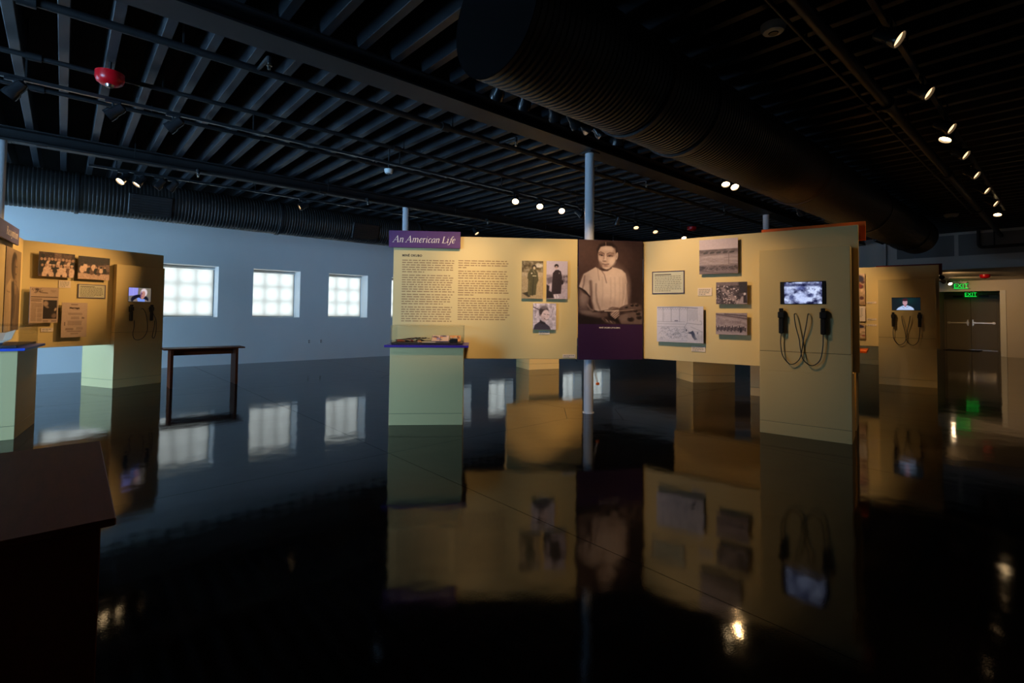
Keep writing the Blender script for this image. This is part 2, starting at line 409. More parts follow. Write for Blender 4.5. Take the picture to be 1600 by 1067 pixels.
# floor: a base with separate polished slabs divided by saw-cut joints, diamonds round the columns
fl = struct('floor', 'dark polished concrete floor reflecting the whole gallery', 'floor',
            MB().box(XW-0.5, 28.5, YS-0.5, YO+0.2, -0.30, -0.006), M_JOINT)
gx = [XW-0.3]+[-3.36+2.75*k for k in range(12)]+[28.3]
gx = sorted(x for x in gx if x <= 28.3)
gy = [YS-0.3, -0.63, 3.97, 8.57, YO+0.1]
COLX = (-0.61, 4.89, 10.40)
G, DM = 0.002, 0.46
cols_at = lambda x, y: any(abs(x-c) < 0.05 for c in COLX) and y in (3.97, 8.57)
for i in range(len(gx)-1):
    for j in range(len(gy)-1):
        x0, x1, y0, y1 = gx[i]+G, gx[i+1]-G, gy[j]+G, gy[j+1]-G
        if x1-x0 < 0.05: continue
        pts = []
        for (cx, cy, ox, oy, first) in ((gx[i],gy[j],1,1,0),(gx[i+1],gy[j],-1,1,1),(gx[i+1],gy[j+1],-1,-1,0),(gx[i],gy[j+1],1,-1,1)):
            px, py = cx+ox*G, cy+oy*G
            if cols_at(cx, cy):
                a, b = (px, cy+oy*(DM+G)), (cx+ox*(DM+G), py)
                pts += [a, b] if first == 0 else [b, a]
            else: pts.append((px, py))
        MB().prism(pts, -0.006, 0.0).build('slab', M_FLOOR, fl)
for c in COLX:
    for y in (3.97, 8.57):
        d = DM-0.004
        MB().prism([(c-d,y),(c,y-d),(c+d,y),(c,y+d)], -0.006, 0.0).build('slab', M_FLOOR, fl)

# ceiling deck, joists and beams
ce = struct('ceiling', 'black painted roof deck with close-set joists', 'ceiling', MB().box(XW-0.5, XS+6, YS-0.5, YO+0.2, ZD, ZD+0.2), M_BLACK)
jm = MB().bbox(0, 0.072, YS+0.01, YN-0.005, ZJ, ZD-0.002, 0.004).mesh('joist', M_JOIST)
k = -15
while -0.097+0.3072*k < XS-0.2:
    o = link('joist', jm, ce); o.location.x = -0.097+0.3072*k; k += 1
for y, hw in ((-0.63, 0.14), (4.03, 0.14), (8.57, 0.12)):
    mb = MB().box(XW+0.01, XS-0.01, y-hw, y+hw, 3.25, 3.268).box(XW+0.01, XS-0.01, y-0.02, y+0.02, 3.268, 3.382).box(XW+0.01, XS-0.01, y-hw, y+hw, 3.382, 3.398)
    mb.build('beam', M_BEAM, ce)

# north wall with window openings
WX0, WW, WP, WZ0, WZ1 = 1.505, 1.07, 1.782, 1.065, 2.20
wins = [WX0+WP*k for k in range(-2, 9)]
mb = MB(); x = XW-0.5
for a in wins:
    mb.box(x, a, YN, YO, 0, ZD); mb.box(a, a+WW, YN, YO, 0, WZ0); mb.box(a, a+WW, YN, YO, WZ1, ZD); x = a+WW
mb.box(x, XE, YN, YO, 0, ZD)
struct('wall_north', 'long white wall with deep square windows', 'wall', mb, M_WALL)
pw, ph = (WW-0.10-0.06)/3, (WZ1-WZ0-0.10-0.06)/3
frm = MB().box(0,0.05,0,0.05,0,WZ1-WZ0).box(WW-0.05,WW,0,0.05,0,WZ1-WZ0).box(0.05,WW-0.05,0,0.05,0,0.05).box(0.05,WW-0.05,0,0.05,WZ1-WZ0-0.05,WZ1-WZ0).mesh('window_frame', M_FRAME)
vm = MB().box(-0.013,0.013,0.004,0.05,0.05,WZ1-WZ0-0.05).mesh('muntin', M_FRAME)
hm = MB().box(0.05,WW-0.05,0.006,0.048,-0.013,0.013).mesh('muntin', M_FRAME)
vm.name = 'muntin'
pm = MB().box(0,pw,0.022,0.028,0,ph).mesh('pane', M_GLASS)
shd = MB().rect(0.008, WW-0.022, 0.018, WZ1-WZ0-0.06, 0.0).mesh('roller_shade', M_SHADE)
hem = MB().bbox(0.008, WW-0.022, -0.006, 0.008, 0.0, 0.018, 0.002).mesh('hem_bar', M_WPLAST)
rol = MB().tube([(0.004,0.0,WZ1-WZ0-0.035),(WW-0.004,0.0,WZ1-WZ0-0.035)], 0.026, 12).mesh('shade_roller', M_WPLAST)
for i, a in enumerate(wins):
    t = struct('window_%d' % (i+1), 'deep set square window behind a drawn white roller shade', 'window')
    t['group'] = 'square windows along the white wall'
    t.location = (a, YN+0.36, WZ0)
    for nm, me, off in (('window_frame', frm, (0,0.07,0)), ('roller_shade', shd, (0,0.038,0.012)), ('hem_bar', hem, (0,0.038,0.012)), ('shade_roller', rol, (0,0.038,0))):
        o = link(nm, me, t); o.location = off
    for q in (1, 2):
        o = link('muntin', vm, t); o.location = (0.05+q*pw+(q-0.5)*0.03, 0.07, 0)
        o = link('muntin', hm, t); o.location = (0, 0.07, 0.05+q*ph+(q-0.5)*0.03)
    for q in range(9):
        o = link('pane', pm, t); o.location = (0.05+(q % 3)*(pw+0.03), 0.07, 0.05+(q//3)*(ph+0.03))

# west wall with storefront glazing (to the left of the picture)
mb = MB(); y = YS-0.3
for a, b, _ in GL:
    mb.box(XW-0.3, XW, y, a, 0, ZD); mb.box(XW-0.3, XW, a, b, 0, GZ0); mb.box(XW-0.3, XW, a, b, GZ1, ZD); y = b
mb.box(XW-0.3, XW, y, YN, 0, ZD)
struct('wall_west', 'white wall holding the tall storefront glazing', 'wall', mb, M_WALL)
for i, (a, b, _) in enumerate(GL):
    t = struct('window_%d' % (len(wins)+1+i), 'tall storefront glazing in the white west wall', 'window'); t['group'] = 'storefront glazing'
    t.location = (XW-0.16, a, GZ0); L = b-a; H = GZ1-GZ0; n = 3; wd = (L-0.06*(n+1))/n
    MB().box(0,0.06,0,L,0,0.06).box(0,0.06,0,L,H-0.06,H).box(0,0.06,0,0.06,0.06,H-0.06).box(0,0.06,L-0.06,L,0.06,H-0.06).build('window_frame', M_FRAME, t)
    for q in range(1, n): MB().box(0,0.06,q*(wd+0.06),q*(wd+0.06)+0.06,0.06,H-0.06).build('mullion', M_FRAME, t)
    for q in range(n): MB().box(0.025,0.033,0.06+q*(wd+0.06),0.06+q*(wd+0.06)+wd,0.06,H-0.06).build('pane', M_GLASS, t)
struct('wall_daylight_block', 'added unseen white wall blocking daylight from the right side', 'wall', MB().box(-1.78, -1.60, YS, 3.2, 0, 3.39), M_WALL)  # added out of view to keep west daylight off the right kiosk and ceiling
struct('wall_south', 'white wall on the dark side of the gallery', 'wall', MB().box(XW-0.5, 28.5, YS-0.3, YS, 0, ZD), M_WALL)

# east end: soffit with vents, end wall with a recess and double doors
ZF = 2.47
DY0, DY1, DX = 1.575, 3.45, 26.3
mb = MB().box(XS, XE, YS, YN, ZF, ZF+0.12).box(XS, XS+0.12, YS, YN, ZF+0.12, ZD)
struct('ceiling_soffit', 'lowered grey ceiling in front of the exit doors', 'ceiling', mb, M_SOFFIT)
mb = MB().box(XE, XE+0.2, YS, DY0, 0, ZD).box(XE, XE+0.2, DY1, YN, 0, ZD).box(XE, XE+0.2, DY0, DY1, 2.12, ZD)
mb.box(XE+0.2, DX+0.3, DY0-0.2, DY0, 0, 2.7).box(XE+0.2, DX+0.3, DY1, DY1+0.2, 0, 2.7).box(XE+0.2, DX+0.3, DY0, DY1, 2.42, 2.7)
mb.box(DX, DX+0.3, DY0, DY0+0.30, 0, 2.42).box(DX, DX+0.3, DY1, DY1+0.2, 0, 2.42).box(DX, DX+0.3, DY0+0.3, DY1, 2.24, 2.42)
mb.box(DX+0.3, DX+0.5, DY0-0.2, DY1+0.2, 0, 2.7)
struct('wall_east', 'beige end wall with a deep doorway recess', 'wall', mb, M_SOFFIT)
struct('trim_1', 'pale corner strip beside the doorway recess', 'trim', MB().bbox(XE-0.02, XE+0.0, DY0-0.14, DY0, 0, 2.14, 0.003), M_WALL)
# doors
t = struct('door_1', 'grey double doors with steel push bars', 'door'); t.location = (DX-0.02, DY0+0.32, 0)
DW = (DY1-DY0-0.32-0.08)
MB().box(-0.03,0.05,-0.02,0.03,0,2.22).box(-0.03,0.05,DW+0.03,DW+0.075,0,2.22).box(-0.03,0.05,0.03,DW+0.03,2.16,2.22).build('door_frame', M_DOOR, t)
hw = DW/2
for s in range(2):
    y0 = 0.03+s*(hw)
    lf = MB().bbox(0,0.045,y0+0.004,y0+hw-0.004,0.03,2.155,0.003).build('leaf', M_DOOR, t)
    MB().box(-0.09,-0.06,y0+0.04,y0+hw-0.05,1.02,1.07).box(-0.06,0,y0+0.06,y0+0.13,1.0,1.09).box(-0.06,0,y0+hw-0.13,y0+hw-0.06,1.0,1.09).build('push_bar', M_STEEL, lf)
    yy = y0+hw-0.09 if s == 0 else y0+0.06
    MB().bbox(-0.10,-0.002,yy,yy+0.045,0.93,1.17,0.004).build('latch_case', M_STEEL, lf)
    MB().bbox(-0.07,-0.002,y0+hw*0.3,y0+hw*0.3+0.28,2.04,2.11,0.004).build('door_closer', M_BLKPL, lf)
MB().box(-0.02,0.05,0,DW+0.06,0,0.02).build('threshold', M_STEEL, t)
tag(MB().bbox(DX-1.3, DX-0.3, DY0+0.75, DY0+1.75, 0.0, 0.012, 0.003).build('door_mat', M_MAT), 'flat black rubber mat in front of the double doors', 'mat')
# vents in the soffit face
for i, (y0, y1) in enumerate(((0.05, 1.95), (1.99, 3.22))):
    t = thing('mesh_vent', ('wide' if i == 0 else 'narrower')+' grey mesh vent panel high above the exit, '+('right of the divider' if i == 0 else 'left of the divider'), 'vent', (XS, y0, 2.79))
    MB().box(-0.004,-0.001,0,y1-y0,0,0.58).build('mesh_sheet', M_LOUVRE, t)
    MB().box(-0.012,-0.001,0,0.02,0,0.58).box(-0.012,-0.001,y1-y0-0.02,y1-y0,0,0.58).box(-0.012,-0.001,0.02,y1-y0-0.02,0,0.02).box(-0.012,-0.001,0.02,y1-y0-0.02,0.56,0.58).build('vent_frame', M_SOFFIT, t)
    sm = MB().box(-0.009,-0.004,0.02,y1-y0-0.02,-0.003,0.003).mesh('slat', M_LOUVRE)
    for q in range(1, 14): o = link('slat', sm, t); o.location.z = 0.04*q
tag(MB().bbox(XS-0.10, XS, 3.43, 6.4, ZF, ZD-0.01, 0.003).build('trim_2', M_SOFFIT), 'shallow box-out beside the mesh vents', 'trim', None, 'structure')

# ------------------------------------------------------------------ columns
for (x, y, lab, r) in ((4.89, 4.03, 'pale steel column rising behind the portrait banner', 0.059), (4.88, 8.57, 'slim pale column behind the purple title sign', 0.059),
                    (10.41, 4.06, 'slim pale column standing behind the orange sign', 0.059), (-0.625, 8.57, 'pale column cut by the left edge of the picture', 0.062)):
    t = thing('steel_column', lab, 'column', (x, y, 0), 0, 'round steel columns')
    MB().lathe([(r,0.012),(r,3.238)], 32).build('shaft', M_COL, t, True)
    MB().box(-0.09,0.09,-0.09,0.09,3.238,3.25).build('cap_plate', M_BEAM, t)
    MB().lathe([(r+0.012,0.0),(r+0.012,0.012)], 32).build('base_ring', M_COL, t, True)

# ------------------------------------------------------------------ pipes, tracks and ducts overhead
def hangers(t, xs, z, top):
    me = MB().box(-0.006, 0.006, -0.006, 0.006, z, top).mesh('hanger_rod', M_PIPE)
    for x in xs: o = link('hanger_rod', me, t); o.location.x = x
def pipe(name, lab, y, z, r, x0, x1, heads=(), arms=()):
    t = thing(name, lab, 'pipe', (0, y, z))
    MB().tube([(x0,0,0),(x1,0,0)], r, 12).build('pipe_run', M_PIPE, t, True)
    hangers(t, [x0+0.4+2.6*q for q in range(int((x1-x0-0.4)/2.6)+1)], 0, ZD-z)
    for x in [x0+1.3+3.4*q for q in range(int((x1-x0)/3.4))]:
        MB().lathe([(r*1.5,x-0.05),(r*1.5,x+0.05)], 12, 'x').build('coupling', M_PIPE, t, True)
    for (x, dy) in arms:
        a = MB().tube([(x,0,0),(x,dy*0.9,0),(x,dy,-0.01),(x,dy,-0.06)], 0.018, 8).build('branch_arm', M_PIPE, t, True)
        MB().lathe([(0.014,-0.11),(0.014,-0.085),(0.024,-0.08),(0.011,-0.07),(0.011,-0.06)], 10).build('sprinkler_head', M_STEEL, a, True).location = (x, dy, 0)
    return t
pipe('sprinkler_pipe', 'black sprinkler pipe crossing the joists nearest the wide beam', 4.69, 3.31, 0.032, XW+0.05, XS-0.05, arms=((1.20,-0.32),(3.94,-0.32),(6.7,-0.3),(9.3,-0.3)))
pipe('sprinkler_pipe', 'thin black pipe beside the long lighting track', 5.79, 3.33, 0.022, XW+0.05, XS-0.05)
pipe('sprinkler_pipe', 'thin black pipe between the long track and the far beam', 6.61, 3.33, 0.022, XW+0.05, XS-0.05)
pipe('sprinkler_pipe', 'black pipe below the beam over the duct by the windows', 8.28, 3.20, 0.02, XW+0.05, XS-0.05, arms=((1.36,-0.1),(3.91,-0.1),(6.6,-0.1)))
pipe('sprinkler_pipe', 'black pipe running over the dark right side of the room', 1.13, 3.22, 0.045, 1.0, XS-0.2)
pipe('sprinkler_pipe', 'thin conduit beside the right pipe, left of it', 1.27, 3.24, 0.014, 1.0, 13.0)
t = thing('sprinkler_pipe', 'black pipe dropping and turning across the mesh vents', 'pipe', (XS-0.12, 1.54, 2.98))
MB().tube([(0,0,0.42),(0,0,0.06),(0,-0.02,0.02),(0,-0.06,0),(0,-6.9,0)], 0.035, 12).build('pipe_run', M_PIPE, t, True)
MB().tube([(0,-0.28,0.40),(0,-0.28,0.0)], 0.012, 8).build('hanger_rod', M_PIPE, t, True)

def track(lab, y, z, x0, x1):
    t = thing('lighting_track', lab, 'track', (0, y, z))
    MB().bbox(x0, x1, -0.018, 0.018, 0, 0.032, 0.003).build('track_rail', M_TRACKM, t)
    hangers(t, [x0+0.3+1.8*q for q in range(int((x1-x0-0.3)/1.8)+1)], 0.032, ZD-z)
TZ = 3.17
track('long black lighting track running the length of the ceiling', 5.98, TZ, -2.4, 12.4)
track('black lighting track beside the large ribbed duct', 3.14, TZ, 2.3, 9.9)
track('black lighting track over the dark right side', 0.80, TZ, 2.6, 12.6)
track('short black lighting track above the window bench', 8.95, TZ, 0.2, 7.4)

def duct(lab, y, z, r, x0, x1, pitch, rings, hoops, ex):
    t = thing('ribbed_duct', lab, 'duct', (0, y, z)); prof = []; n = int((x1-x0)/pitch)
    for q in range(n):
        a = x0+q*pitch; prof += [(r, a), (r, a+pitch*0.5), (r-0.007, a+pitch*0.68), (r-0.007, a+pitch*0.86)]
    prof.append((r, x0+n*pitch))
    MB().lathe(prof, 40, 'x', False).build('duct_shell', M_DUCT, t, True)
    for h in (x0, x0+n*pitch): MB().lathe([(r-0.002,h-0.004),(r-0.002,h+0.004)], 40, 'x').build('end_cap', M_BLACK, t, True)
    for h in hoops:
        MB().lathe([(r+0.003,h-0.03),(r+0.018,h-0.022),(r+0.018,h+0.022),(r+0.003,h+0.03)], 40, 'x', False).build('hoop', M_BEAM, t, True)
        MB().box(h-0.012, h+0.012, -0.004, 0.004, r, ZJ-z).build('hanger_strap', M_PIPE, t)
    for (h, ang) in ex:
        o = MB().bbox(-0.30, 0.30, -0.17, 0.17, 0.0, 0.05, 0.006).build('register_frame', M_BEAM, t)
        o.location = (h, math.cos(ang)*(r-0.03), math.sin(ang)*(r-0.03)); o.rotation_euler = (ang-PI/2, 0, 0)
        sl = MB().box(-0.26, 0.26, -0.006, 0.006, 0.05, 0.062).mesh('register_slat', M_DUCT)
        for q in range(7):
            s_ = link('register_slat', sl, o); s_.location.y = -0.13+0.043*q
    return t
duct('dark ribbed duct running along the window wall', 10.62, 3.075, 0.318, XW+0.1, 13.5, 0.05, 0, (-2.5, 0.11, 3.15, 6.3, 9.4), ((1.05, -PI+0.35), (4.9, -PI+0.3)))
duct('large brown-black ribbed duct above the right exhibits', 2.26, 2.995, 0.378, 1.85, 13.9, 0.046, 0, (3.25, 3.95, 6.75, 9.75, 12.9), ((9.1, 0.2-0.5), (12.1, -0.35)))

# alarm strobes and detectors under the joists
def strobe(lab, x, y, ztop, r=0.105):
    t = thing('alarm_strobe', lab, 'alarm', (x, y, ztop))
    MB().lathe([(r*0.62,-0.105),(r*0.9,-0.085),(r,-0.055),(r,0)], 28).build('red_body', M_ALARM, t, True)
    if ztop < ZJ-0.01 and ztop > 3: MB().tube([(0,0,0),(0,0,ZJ-ztop-0.002)], 0.012, 8).build('drop_conduit', M_PIPE, t, True)
    MB().lathe([(0.012,-0.132),(0.028,-0.125),(0.034,-0.105)], 16).build('strobe_lens', M_STEEL, t, True)
strobe('round red fire alarm strobe nearest, beside the long track', 0.245, 5.63, 3.30, 0.105)
strobe('small red fire alarm strobe far along the ceiling', 11.5, 6.24, ZJ, 0.11)
strobe('red fire alarm strobe on the lowered ceiling by the exit', 19.5, 1.66, ZF, 0.115)
def detector(lab, x, y, z, r=0.07):
    t = thing('smoke_detector', lab, 'detector', (x, y, z))
    MB().lathe([(r*0.45,-0.06),(r*0.8,-0.052),(r*0.95,-0.03),(r,-0.012),(r,0)], 24).build('detector_body', M_WPLAST, t, True)
    MB().lathe([(r*0.35,-0.066),(r*0.4,-0.06)], 18).build('detector_grille', M_BLKPL, t, True)
    if z < ZJ-0.01: MB().tube([(0,0,0),(0,0,ZD-z)], 0.01, 8).build('drop_conduit', M_PIPE, t, True)
detector('small white round detector above the title sign', 3.18, 6.05, 3.12, 0.06)
detector('round beige smoke detector at top right of the ceiling', 3.74, 1.40, 3.31, 0.085)
detector('pale round detector over the far right duct end', 13.2, 1.6, 3.30, 0.12)

# ------------------------------------------------------------------ track spotlights
hous = MB().lathe([(0.018,0.115),(0.04,0.10),(0.047,0.075),(0.047,0.02),(0.058,0.0),(0.060,-0.055),(0.052,-0.055),(0.050,-0.030)], 24, cap=False).mesh('lamp_housing', M_LAMP, True)
lensm = {k: MB().lathe([(0.001,-0.040),(0.03,-0.042),(0.051,-0.034)], 20).mesh('lamp_lens', mm, True) for k, mm in ((2, M_LENS), (1, M_LENSDIM), (0, M_LENSOFF))}
adp = MB().bbox(-0.06,0.06,-0.016,0.016,-0.03,0.0,0.003).mesh('track_adapter', M_LAMP)
def spot(label, x, y, target, power, lens=1, z=3.05, track=TZ, cone=55, blend=0.7, color=WARM):
    t = thing('track_spotlight', label, 'spotlight', (x, y, z), 0, 'track spotlights')
    d = (Vector(target)-Vector((x, y, z))).normalized()
    q = d.to_track_quat('-Z', 'Y')
    o = link('track_adapter', adp, t); o.location.z = track-z
    MB().tube([(0,0,track-z-0.03),(0,0,0.0)], 0.009, 8).build('swivel_stem', M_LAMP, t, True)
    h = link('lamp_housing', hous, t); h.rotation_mode = 'QUATERNION'; h.rotation_quaternion = q
    g = link('lamp_lens', lensm[lens], t); g.rotation_mode = 'QUATERNION'; g.rotation_quaternion = q
    if power:
        l = bpy.data.lights.new('spot_beam', 'SPOT'); l.energy = power; l.color = color; l.spot_size = math.radians(cone); l.spot_blend = blend; l.shadow_soft_size = 0.03
        b = link('spot_beam', l, t); b.location = d*0.075; b.rotation_mode = 'QUATERNION'; b.rotation_quaternion = q
    return t
PWR = 1.0
# left end of the long track: heads turned away to the left, out of the picture
spot('black spotlight on the long track at the far left of the picture', -0.37, 5.95, (-1.9, 6.6, 1.0), 60*PWR, 0)
spot('black spotlight just right of the round red alarm', 0.29, 5.95, (-1.8, 6.6, 1.2), 60*PWR, 0)
spot('third black spotlight from the left on the long track', 0.76, 5.95, (-1.0, 7.0, 1.4), 20*PWR, 0)
# key lights of the text panel, hung beside the large duct
spot('black spotlight high over the room, first on the duct-side track', 2.63, 3.14, (3.27, 5.13, 1.42), 130*PWR, 0, cone=48, blend=0.8, color=HALO)
spot('black spotlight high over the room, second on the duct-side track', 2.93, 3.14, (3.88, 4.67, 1.42), 125*PWR, 0, cone=48, blend=0.8, color=HALO)
spot('black spotlight high over the room, third on the duct-side track', 3.30, 3.14, (4.75, 4.03, 1.42), 120*PWR, 0, cone=50, blend=0.8, color=HALO)
# lamps facing the camera over the main panel
spot('brightest row of spotlights above the main panel, leftmost lamp', 5.40, 5.98, (4.1, 4.75, 1.5), 160*PWR, 2)
spot('brightest row of spotlights above the main panel, middle lamp', 5.95, 5.98, (4.6, 4.45, 1.5), 160*PWR, 2)
spot('brightest row of spotlights above the main panel, lamp nearest the column', 6.49, 5.98, (5.0, 4.2, 1.4), 160*PWR, 2)
spot('unlit-looking black spotlight just left of the central column', 6.99, 5.98, (7.8, 3.8, 1.2), 420*PWR, 0)
spot('glowing spotlight hidden behind the central column', 7.12, 6.02, (7.6, 7.3, 1.2), 230*PWR, 1)
spot('black spotlight just right of the central column', 8.11, 5.98, (8.3, 7.0, 1.0), 160*PWR, 0)
spot('black spotlight with a warm rim, left of the far pair', 8.78, 6.0, (7.4, 4.8, 0.6), 160*PWR, 1)
spot('black spotlight with a warm rim, right of the far pair', 9.52, 6.02, (8.2, 4.6, 0.6), 160*PWR, 1)
spot('small glowing spotlight just above the right panel edge', 10.72, 6.02, (9.4, 4.9, 0.8), 160*PWR, 2)
# beside the large duct
spot('black spotlight at the duct edge, first from the left', 3.58, 3.14, (5.5, 3.25, 1.45), 98*PWR, 0, cone=50, color=HALO)
spot('black spotlight at the duct edge, second from the left', 3.75, 3.14, (5.6, 2.75, 1.45), 98*PWR, 0, cone=50, color=HALO)
spot('black spotlight at the duct edge, third from the left', 3.95, 3.14, (5.6, 1.9, 0.9), 34*PWR, 0)
spot('warm glinting spotlight at the duct edge, fourth from the left', 4.26, 3.14, (4.9, 3.9, 1.3), 25*PWR, 1)
spot('left lamp of the bright pair under the large duct', 6.70, 3.14, (5.75, 2.6, 1.3), 160*PWR, 2)
spot('right lamp of the bright pair under the large duct', 6.95, 3.14, (5.85, 2.0, 1.3), 160*PWR, 2)
spot('small glowing spotlight under the far part of the large duct', 9.58, 3.16, (11.15, 2.95, 1.7), 140*PWR, 1, cone=54, blend=0.9, color=HALO)
# dark right side
for (x, y, lab, ln) in ((3.98,0.76,'bright spotlight at the top right, largest on the dark side',1),(5.13,0.78,'second spotlight down the dark right side',1),(6.25,0.78,'third spotlight down the dark right side',1),
                    (6.55,0.81,'spotlight of the close pair on the right track, brighter one',2),(7.39,0.80,'fourth spotlight down the dark right side, below the pair',1),(8.53,0.82,'fifth spotlight down the dark right side',1),
                    (9.67,0.82,'sixth spotlight down the dark right side',1),(10.86,0.82,'last small spotlight on the right track',1)):
    if ln == 2: spot(lab, x, y, (5.93, 1.38, 1.5), 45*PWR, 2)
    else:
        nx = (1.7-0.36*math.hypot(x, 2))/x; spot(lab, x, y, (x+2*nx, y-1.6, 3.05-1.2), 30*PWR, 1)
spot('bright sparkling spotlight near the end of the right track', 11.95, 0.84, (10.9, 0.9, 0.9), 110*PWR, 2)
# above the window bench
spot('leftmost glowing spotlight under the window-side duct', 0.57, 8.92, (-0.6, 8.0, 1.4), 110*PWR, 2)
spot('second glowing spotlight under the window-side duct', 0.76, 8.94, (-0.5, 8.7, 1.3), 80*PWR, 2)
spot('third spotlight of the row under the window-side duct', 1.00, 8.96, (-0.4, 9.3, 1.2), 22*PWR, 1)
spot('fourth spotlight of the row under the window-side duct', 1.16, 8.97, (-0.1, 9.6, 1.2), 22*PWR, 1)
spot('single glowing spotlight over the second window', 3.07, 8.97, (-0.30, 9.44, 1.4), 440*PWR, 1, cone=36, blend=1.0)
spot('small spotlight just above the purple title sign', 6.9, 8.97, (7.4, 7.6, 1.2), 250*PWR, 1)
# under the lowered ceiling by the exit
for (x, y, lab, pw_) in ((17.6,2.36,'faint small lamp under the lowered ceiling, left of three',60),(19.8,2.62,'small lamp under the lowered ceiling, middle of three',90),(20.9,2.6,'brightest small lamp under the lowered ceiling by the exit sign',120)):
    if x < 20: spot(lab, x, y, (22.4, 1.0, 1.1), pw_*0.9*PWR, 1, z=2.33, track=ZF, cone=100, blend=0.9)
    else: spot(lab, x, y, (x-0.9, y-0.5, 1.6), 8*PWR, 2, z=2.33, track=ZF, cone=100, blend=1.0, color=HALO)

# ------------------------------------------------------------------ exit signs
def exit_sign(lab, x, y, z, wd, ht, ztop):
    t = thing('exit_sign', lab, 'sign', (x, y, z), -PI/2, 'green exit signs')
    MB().bbox(-wd/2, wd/2, 0.004, 0.012, 0, ht, 0.002).build('clear_plate', M_ACRYLIC, t)
    MB().box(-wd/2, wd/2, 0, 0.014, -0.022, -0.002).build('glowing_edge', M_EXIT, t)
    MB().bbox(-wd*0.4, wd*0.4, -0.02, 0.04, ht, ht+0.045, 0.004).build('sign_housing', M_WPLAST, t)
    MB().box(-0.01, 0.01, 0.0, 0.02, ht+0.045, ztop-z).build('hanger', M_WPLAST, t)
    me = text_mesh('EXIT', ht*1.25, M_EXIT, 0.001, 1.0, 0, 0.92, 'CENTER'); o = link('exit_lettering', me, t); o.location = (0, 0.0, ht*0.06)
exit_sign('green glowing EXIT sign hanging before the doorway', 22.2, 2.48, 2.225, 0.36, 0.155, ZF)
exit_sign('second green glowing exit sign just above the door leaves', 25.9, 2.62, 2.07, 0.34, 0.15, 2.42)

# ------------------------------------------------------------------ exhibit panels and things mounted on them
class Frame:
    def __init__(s, O, d):
        L = math.hypot(*d); s.O = O; s.d = (d[0]/L, d[1]/L); s.rz = math.atan2(d[1], d[0])
    def at(s, u, y=0, z=0):
        return (s.O[0]+u*s.d[0]-y*s.d[1], s.O[1]+u*s.d[1]+y*s.d[0], z)
PT = 0.06
ZB, ZT = 0.672, 2.14
FLP = Frame((2.921, 5.397), (0.796, -0.606))
FBN = Frame((4.722, 4.067), (0.835, -0.551))
FRP = Frame((5.443, 3.611), (0.193, -0.981))
FK2 = Frame((11.195, 2.403), (0.182, -0.983))
FLL = Frame((-0.453, 9.407), (0.886, 0.464))
FSL = Frame((-0.556, 8.026), (0.101, 0.995))

def panel(lab, fr, u0, u1, z0=ZB, z1=ZT, y=0.0, m=M_CREAM):
    t = thing('exhibit_board', lab, 'display board', fr.at(u0, y, z0), fr.rz)
    MB().bbox(0, u1-u0, 0, PT, 0, z1-z0, 0.003).build('panel_board', m, t)
    return t
def mount(name, lab, cat, fr, u0, u1, z0, z1, stand=0.028, th=0.008, y=0.0, m=M_BOARD, group=None):
    # a board held off the panel on a hidden spacer; returns the thing, its local x runs from 0 to width
    t = thing(name, lab, cat, fr.at(u0, y, z0), fr.rz, group); wd, ht = u1-u0, z1-z0
    MB().box(0, wd, -stand-th, -stand, 0, ht).build('backing_board', m, t)
    if stand > 0.004: MB().box(wd*0.25, wd*0.75, -stand, -0.0005, ht*0.25, ht*0.75).build('spacer_block', m, t)
    return t, wd, ht, -stand-th-0.0008
def photo(lab, fr, u0, u1, z0, z1, pic, stand=0.03, y=0.0, group=None):
    t, wd, ht, yf = mount('mounted_photograph', lab, 'photograph', fr, u0, u1, z0, z1, stand, 0.006, y, group=group)
    link('print', pic.mesh('print', 0, wd, 0, ht, yf, M_PRINT), t); return t
def card(lab, fr, u0, u1, z0, z1, rows, m=M_CARD, ink=M_INKG, border=None, stand=0.006, seed=1, y=0.0, head=False):
    t, wd, ht, yf = mount('text_card', lab, 'label', fr, u0, u1, z0, z1, 0.0005, stand, y, m)
    mb = MB(); p = ht*0.8/(rows+(1 if head else 0)); mg = wd*0.08
    zs = [ht*0.9-p*(k+0.8+(1.0 if head else 0)) for k in range(rows)]
    word_lines(mb, mg, wd-mg, zs, p*0.34, yf, seed, 0.6, 0.006, 0.010, 0.034)
    mb.build('small_print', ink, t)
    if head: MB().rect(mg, wd*0.6, ht*0.9-p*0.9, ht*0.9-p*0.45, yf).build('heading_line', M_INKD, t)
    if border:
        b = 0.010; MB().box(0,wd,yf-0.003,yf,0,b).box(0,wd,yf-0.003,yf,ht-b,ht).box(0,b,yf-0.003,yf,b,ht-b).box(wd-b,wd,yf-0.003,yf,b,ht-b).build('border', border, t)
    return t

# --- main left panel
lp = panel('wide cream exhibit panel printed with two columns of text', FLP, 0.0, 2.225)
yf = -0.0006
mb = MB(); P = 0.0277
for (x0, x1, top, n, last, sd) in ((.103,.727,1.843,6,.42,1),(.103,.727,1.664,8,1.0,2),(.103,.715,1.434,5,.8,3),(.103,.71,1.284,7,.98,4),
                             (.770,1.38,1.849,4,.16,5),(.770,1.385,1.723,4,.95,6),(.770,1.39,1.603,7,.3,7),(.770,1.40,1.393,10,.93,8)):
    word_lines(mb, x0, x1, [top-P*k-ZB-0.006 for k in range(n)], 0.0105, yf, sd, last, 0.012, 0.02, 0.075)
tag(mb.build('printed_paragraphs', M_INK, lp), kind='stuff')
o = link('heading_lettering', text_mesh('MINÉ OKUBO', 0.035, M_INKD, 0, 1.12, 0, 1.0, 'LEFT', 0.0016), lp); o.location = (0.102, yf, 1.888-ZB)
